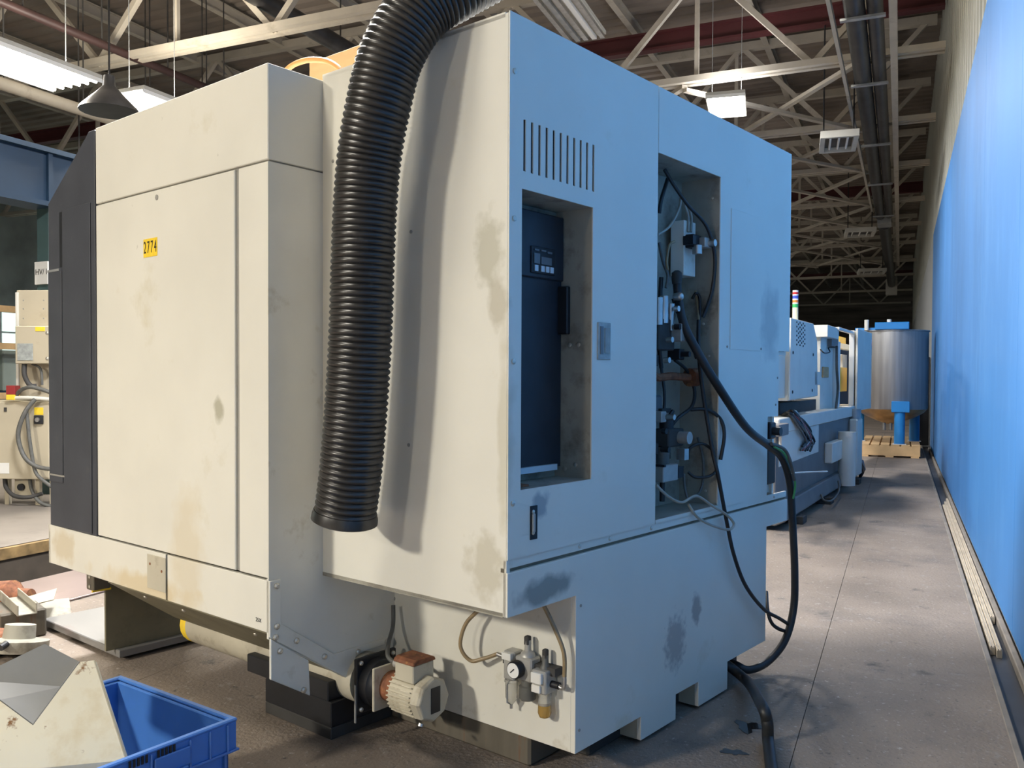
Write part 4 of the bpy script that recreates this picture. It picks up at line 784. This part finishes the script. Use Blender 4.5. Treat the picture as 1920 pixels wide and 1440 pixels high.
MB().lathe((-.1, 0, .12), (1, .3, .1), [(0, .08), (.03, .11), (.18, .11), (.22, .06), (.30, .05)], 16).build('body', 'rust', t, smooth=40); MB().box(-.2, -.16, 0, .1, .16, .08).build('base', 'base_dark', t, bevel=.01)

# ------------------------------------------------------------------ blue crate and chute, front left
HC = .40
cA, cB = W0.hit(205, 1272, 'z', HC), W0.hit(446, 1345, 'z', HC); cC = W0.hit(195, 1440, 'z', HC)
ex = (cA-cB).normalized(); lenx = (cA-cB).length
CF = Frame((cB.x, cB.y, 0), math.atan2((cC-cB).y, (cC-cB).x))      # x: along the near long side, y: away? resolved below
yl = (CF.i @ cA)
ly_ = -abs(yl.y) if yl.y < 0 else abs(yl.y); sgn = 1 if yl.y > 0 else -1; LX, LY = .80, abs(yl.y)
cr = thing('blue_crate', 'blue plastic stacking crate holding the cream chute, front left', 'crate', CF.o, CF.ang)
def cy(a, b): return (min(a*sgn, b*sgn), max(a*sgn, b*sgn))
tw = .014
def cbox(nm, x0, y0, z0, x1, y1, z1, par=None, mt='blue_plastic', bev=.003):
    ya, yb = cy(y0, y1); return MB().box(x0, ya, z0, x1, yb, z1).build(nm, mt, par or cr, bevel=bev)
w1 = cbox('near_wall', .02, .02, .02, LX-.02, .02+tw, HC-.01); cbox('far_wall', .02, LY-.02-tw, .02, LX-.02, LY-.02, HC-.01); w2 = cbox('end_wall', .02, .02, .02, .02+tw, LY-.02, HC-.01); cbox('end_wall', LX-.02-tw, .02, .02, LX-.02, LY-.02, HC-.01); cbox('bottom', .02, .02, .0, LX-.02, LY-.02, .02)
ya, yb = cy(0, LY); hy = cy(.022, LY-.022)
MB().plate('z', HC-.012, HC, (0, ya, LX, yb), [(.022, hy[0], LX-.022, hy[1])]).build('rim', 'blue_plastic', cr, bevel=.004)
hy2 = cy(.016, LY-.016); MB().plate('z', HC-.10, HC-.012, (.004, ya+.004, LX-.004, yb-.004), [(.012, hy2[0]+.0, LX-.012, hy2[1])]).build('collar', 'blue_plastic', cr)
MB().plate('z', HC-.106, HC-.098, (-.004, ya-.004, LX+.004, yb+.004), [(.012, hy2[0], LX-.012, hy2[1])]).build('collar_rib', 'blue_plastic', cr, bevel=.002)
for xx in (.035, .10, .17, .30, .43, .50, .62, .74): cbox('rib', xx, -.004, HC-.10, xx+.006, .006, HC-.012)
for xx in (.035, .18, .40, .60, .74): cbox('rib', xx, .006, .02, xx+.008, .02, HC-.10)
for yy in (.06, .25, .45): cbox('rib', -.004, yy, HC-.10, .006, yy+.006, HC-.012)
for yy in (.04, .2, .4, LY-.06): cbox('rib', .006, yy, .02, .02, yy+.008, HC-.10)
for g0 in (.225, .315):
    for i in range(5): cbox('grip_slot', g0+i*.013, -.0015, HC-.032, g0+i*.013+.007, .001, HC-.008, None, 'ink', 0)
hd = cbox('handle_plate', .175, -.006, HC-.085, .295, .004, HC-.03); cbox('handle_lip', .19, -.018, HC-.09, .28, -.004, HC-.082, hd)

# chute: front sheet with a V cut, inner back sheet, side flange; leans out of the crate
ch = thing('metal_chute', 'cream painted sheet metal chute with a V notch standing in the blue crate', 'chute')
P0 = W0.hit(238, 1425, 'z', .385)
nh = Vector((-P0.x*.80, -P0.y*1.15, 0)).normalized(); tl = math.radians(32)
upv = Vector((0, 0, 1))*math.cos(tl)-nh*math.sin(tl); av = upv.cross(nh).normalized(); nf = av.cross(upv).normalized()
if nf.dot(CAM-P0) < 0: nf = -nf
def chp(px, py, off=0):
    d = ray(px, py); o = P0-nf*off; return CAM+d*((o-CAM).dot(nf)/d.dot(nf))
def sheet(pts, nrm, t): 
    n = len(pts); return MB().add(list(pts)+[p-nrm*t for p in pts], [tuple(range(n)), tuple(range(n, 2*n))[::-1]]+[(i, (i+1) % n, (i+1) % n+n, i+n) for i in range(n)])
FRT = [chp(*q) for q in ((-150, 1270), (0, 1314), (62, 1360), (150, 1241), (178, 1238), (238, 1425))]
lf = av*(-1 if av.dot(RI) > 0 else 1); FRT[5] = P0.copy(); FRT.append(P0+lf*.55)
sheet(FRT, nf, .004).build('front_sheet', 'chute', ch)
dz = Vector((0, 0, P0.z-.024))
sheet([FRT[5], FRT[6], FRT[6]-dz, FRT[5]-dz], nh, .004).build('lower_sheet', 'chute', ch)
sheet([FRT[4], FRT[5], FRT[5]-nf*.05, FRT[4]-nf*.035], av, .004).build('side_flange', 'chute', ch)
sheet([chp(-75, 1284, .20), chp(84, 1207, .20), chp(149, 1241, .20), chp(118, 1289, .20)], nf, .004).build('back_sheet', 'chute_in', ch)
MB().add([chp(0, 1314, .006), chp(62, 1360, .006), chp(118, 1289, .20), chp(-75, 1284, .20), chp(-150, 1270, .006)], [(0, 1, 2, 3, 4)]).build('inner_slope', 'chute_in', ch)
MB().add([chp(62, 1360, .006), chp(150, 1241, .006), chp(149, 1241, .20), chp(118, 1289, .20)], [(0, 1, 2, 3)]).build('inner_cheek', 'chute_in', ch)
for nm in ('inner_slope', 'inner_cheek'):
    for o in ch.children:
        if o.name.startswith(nm): md = o.modifiers.new('solid', 'SOLIDIFY'); md.thickness = .003
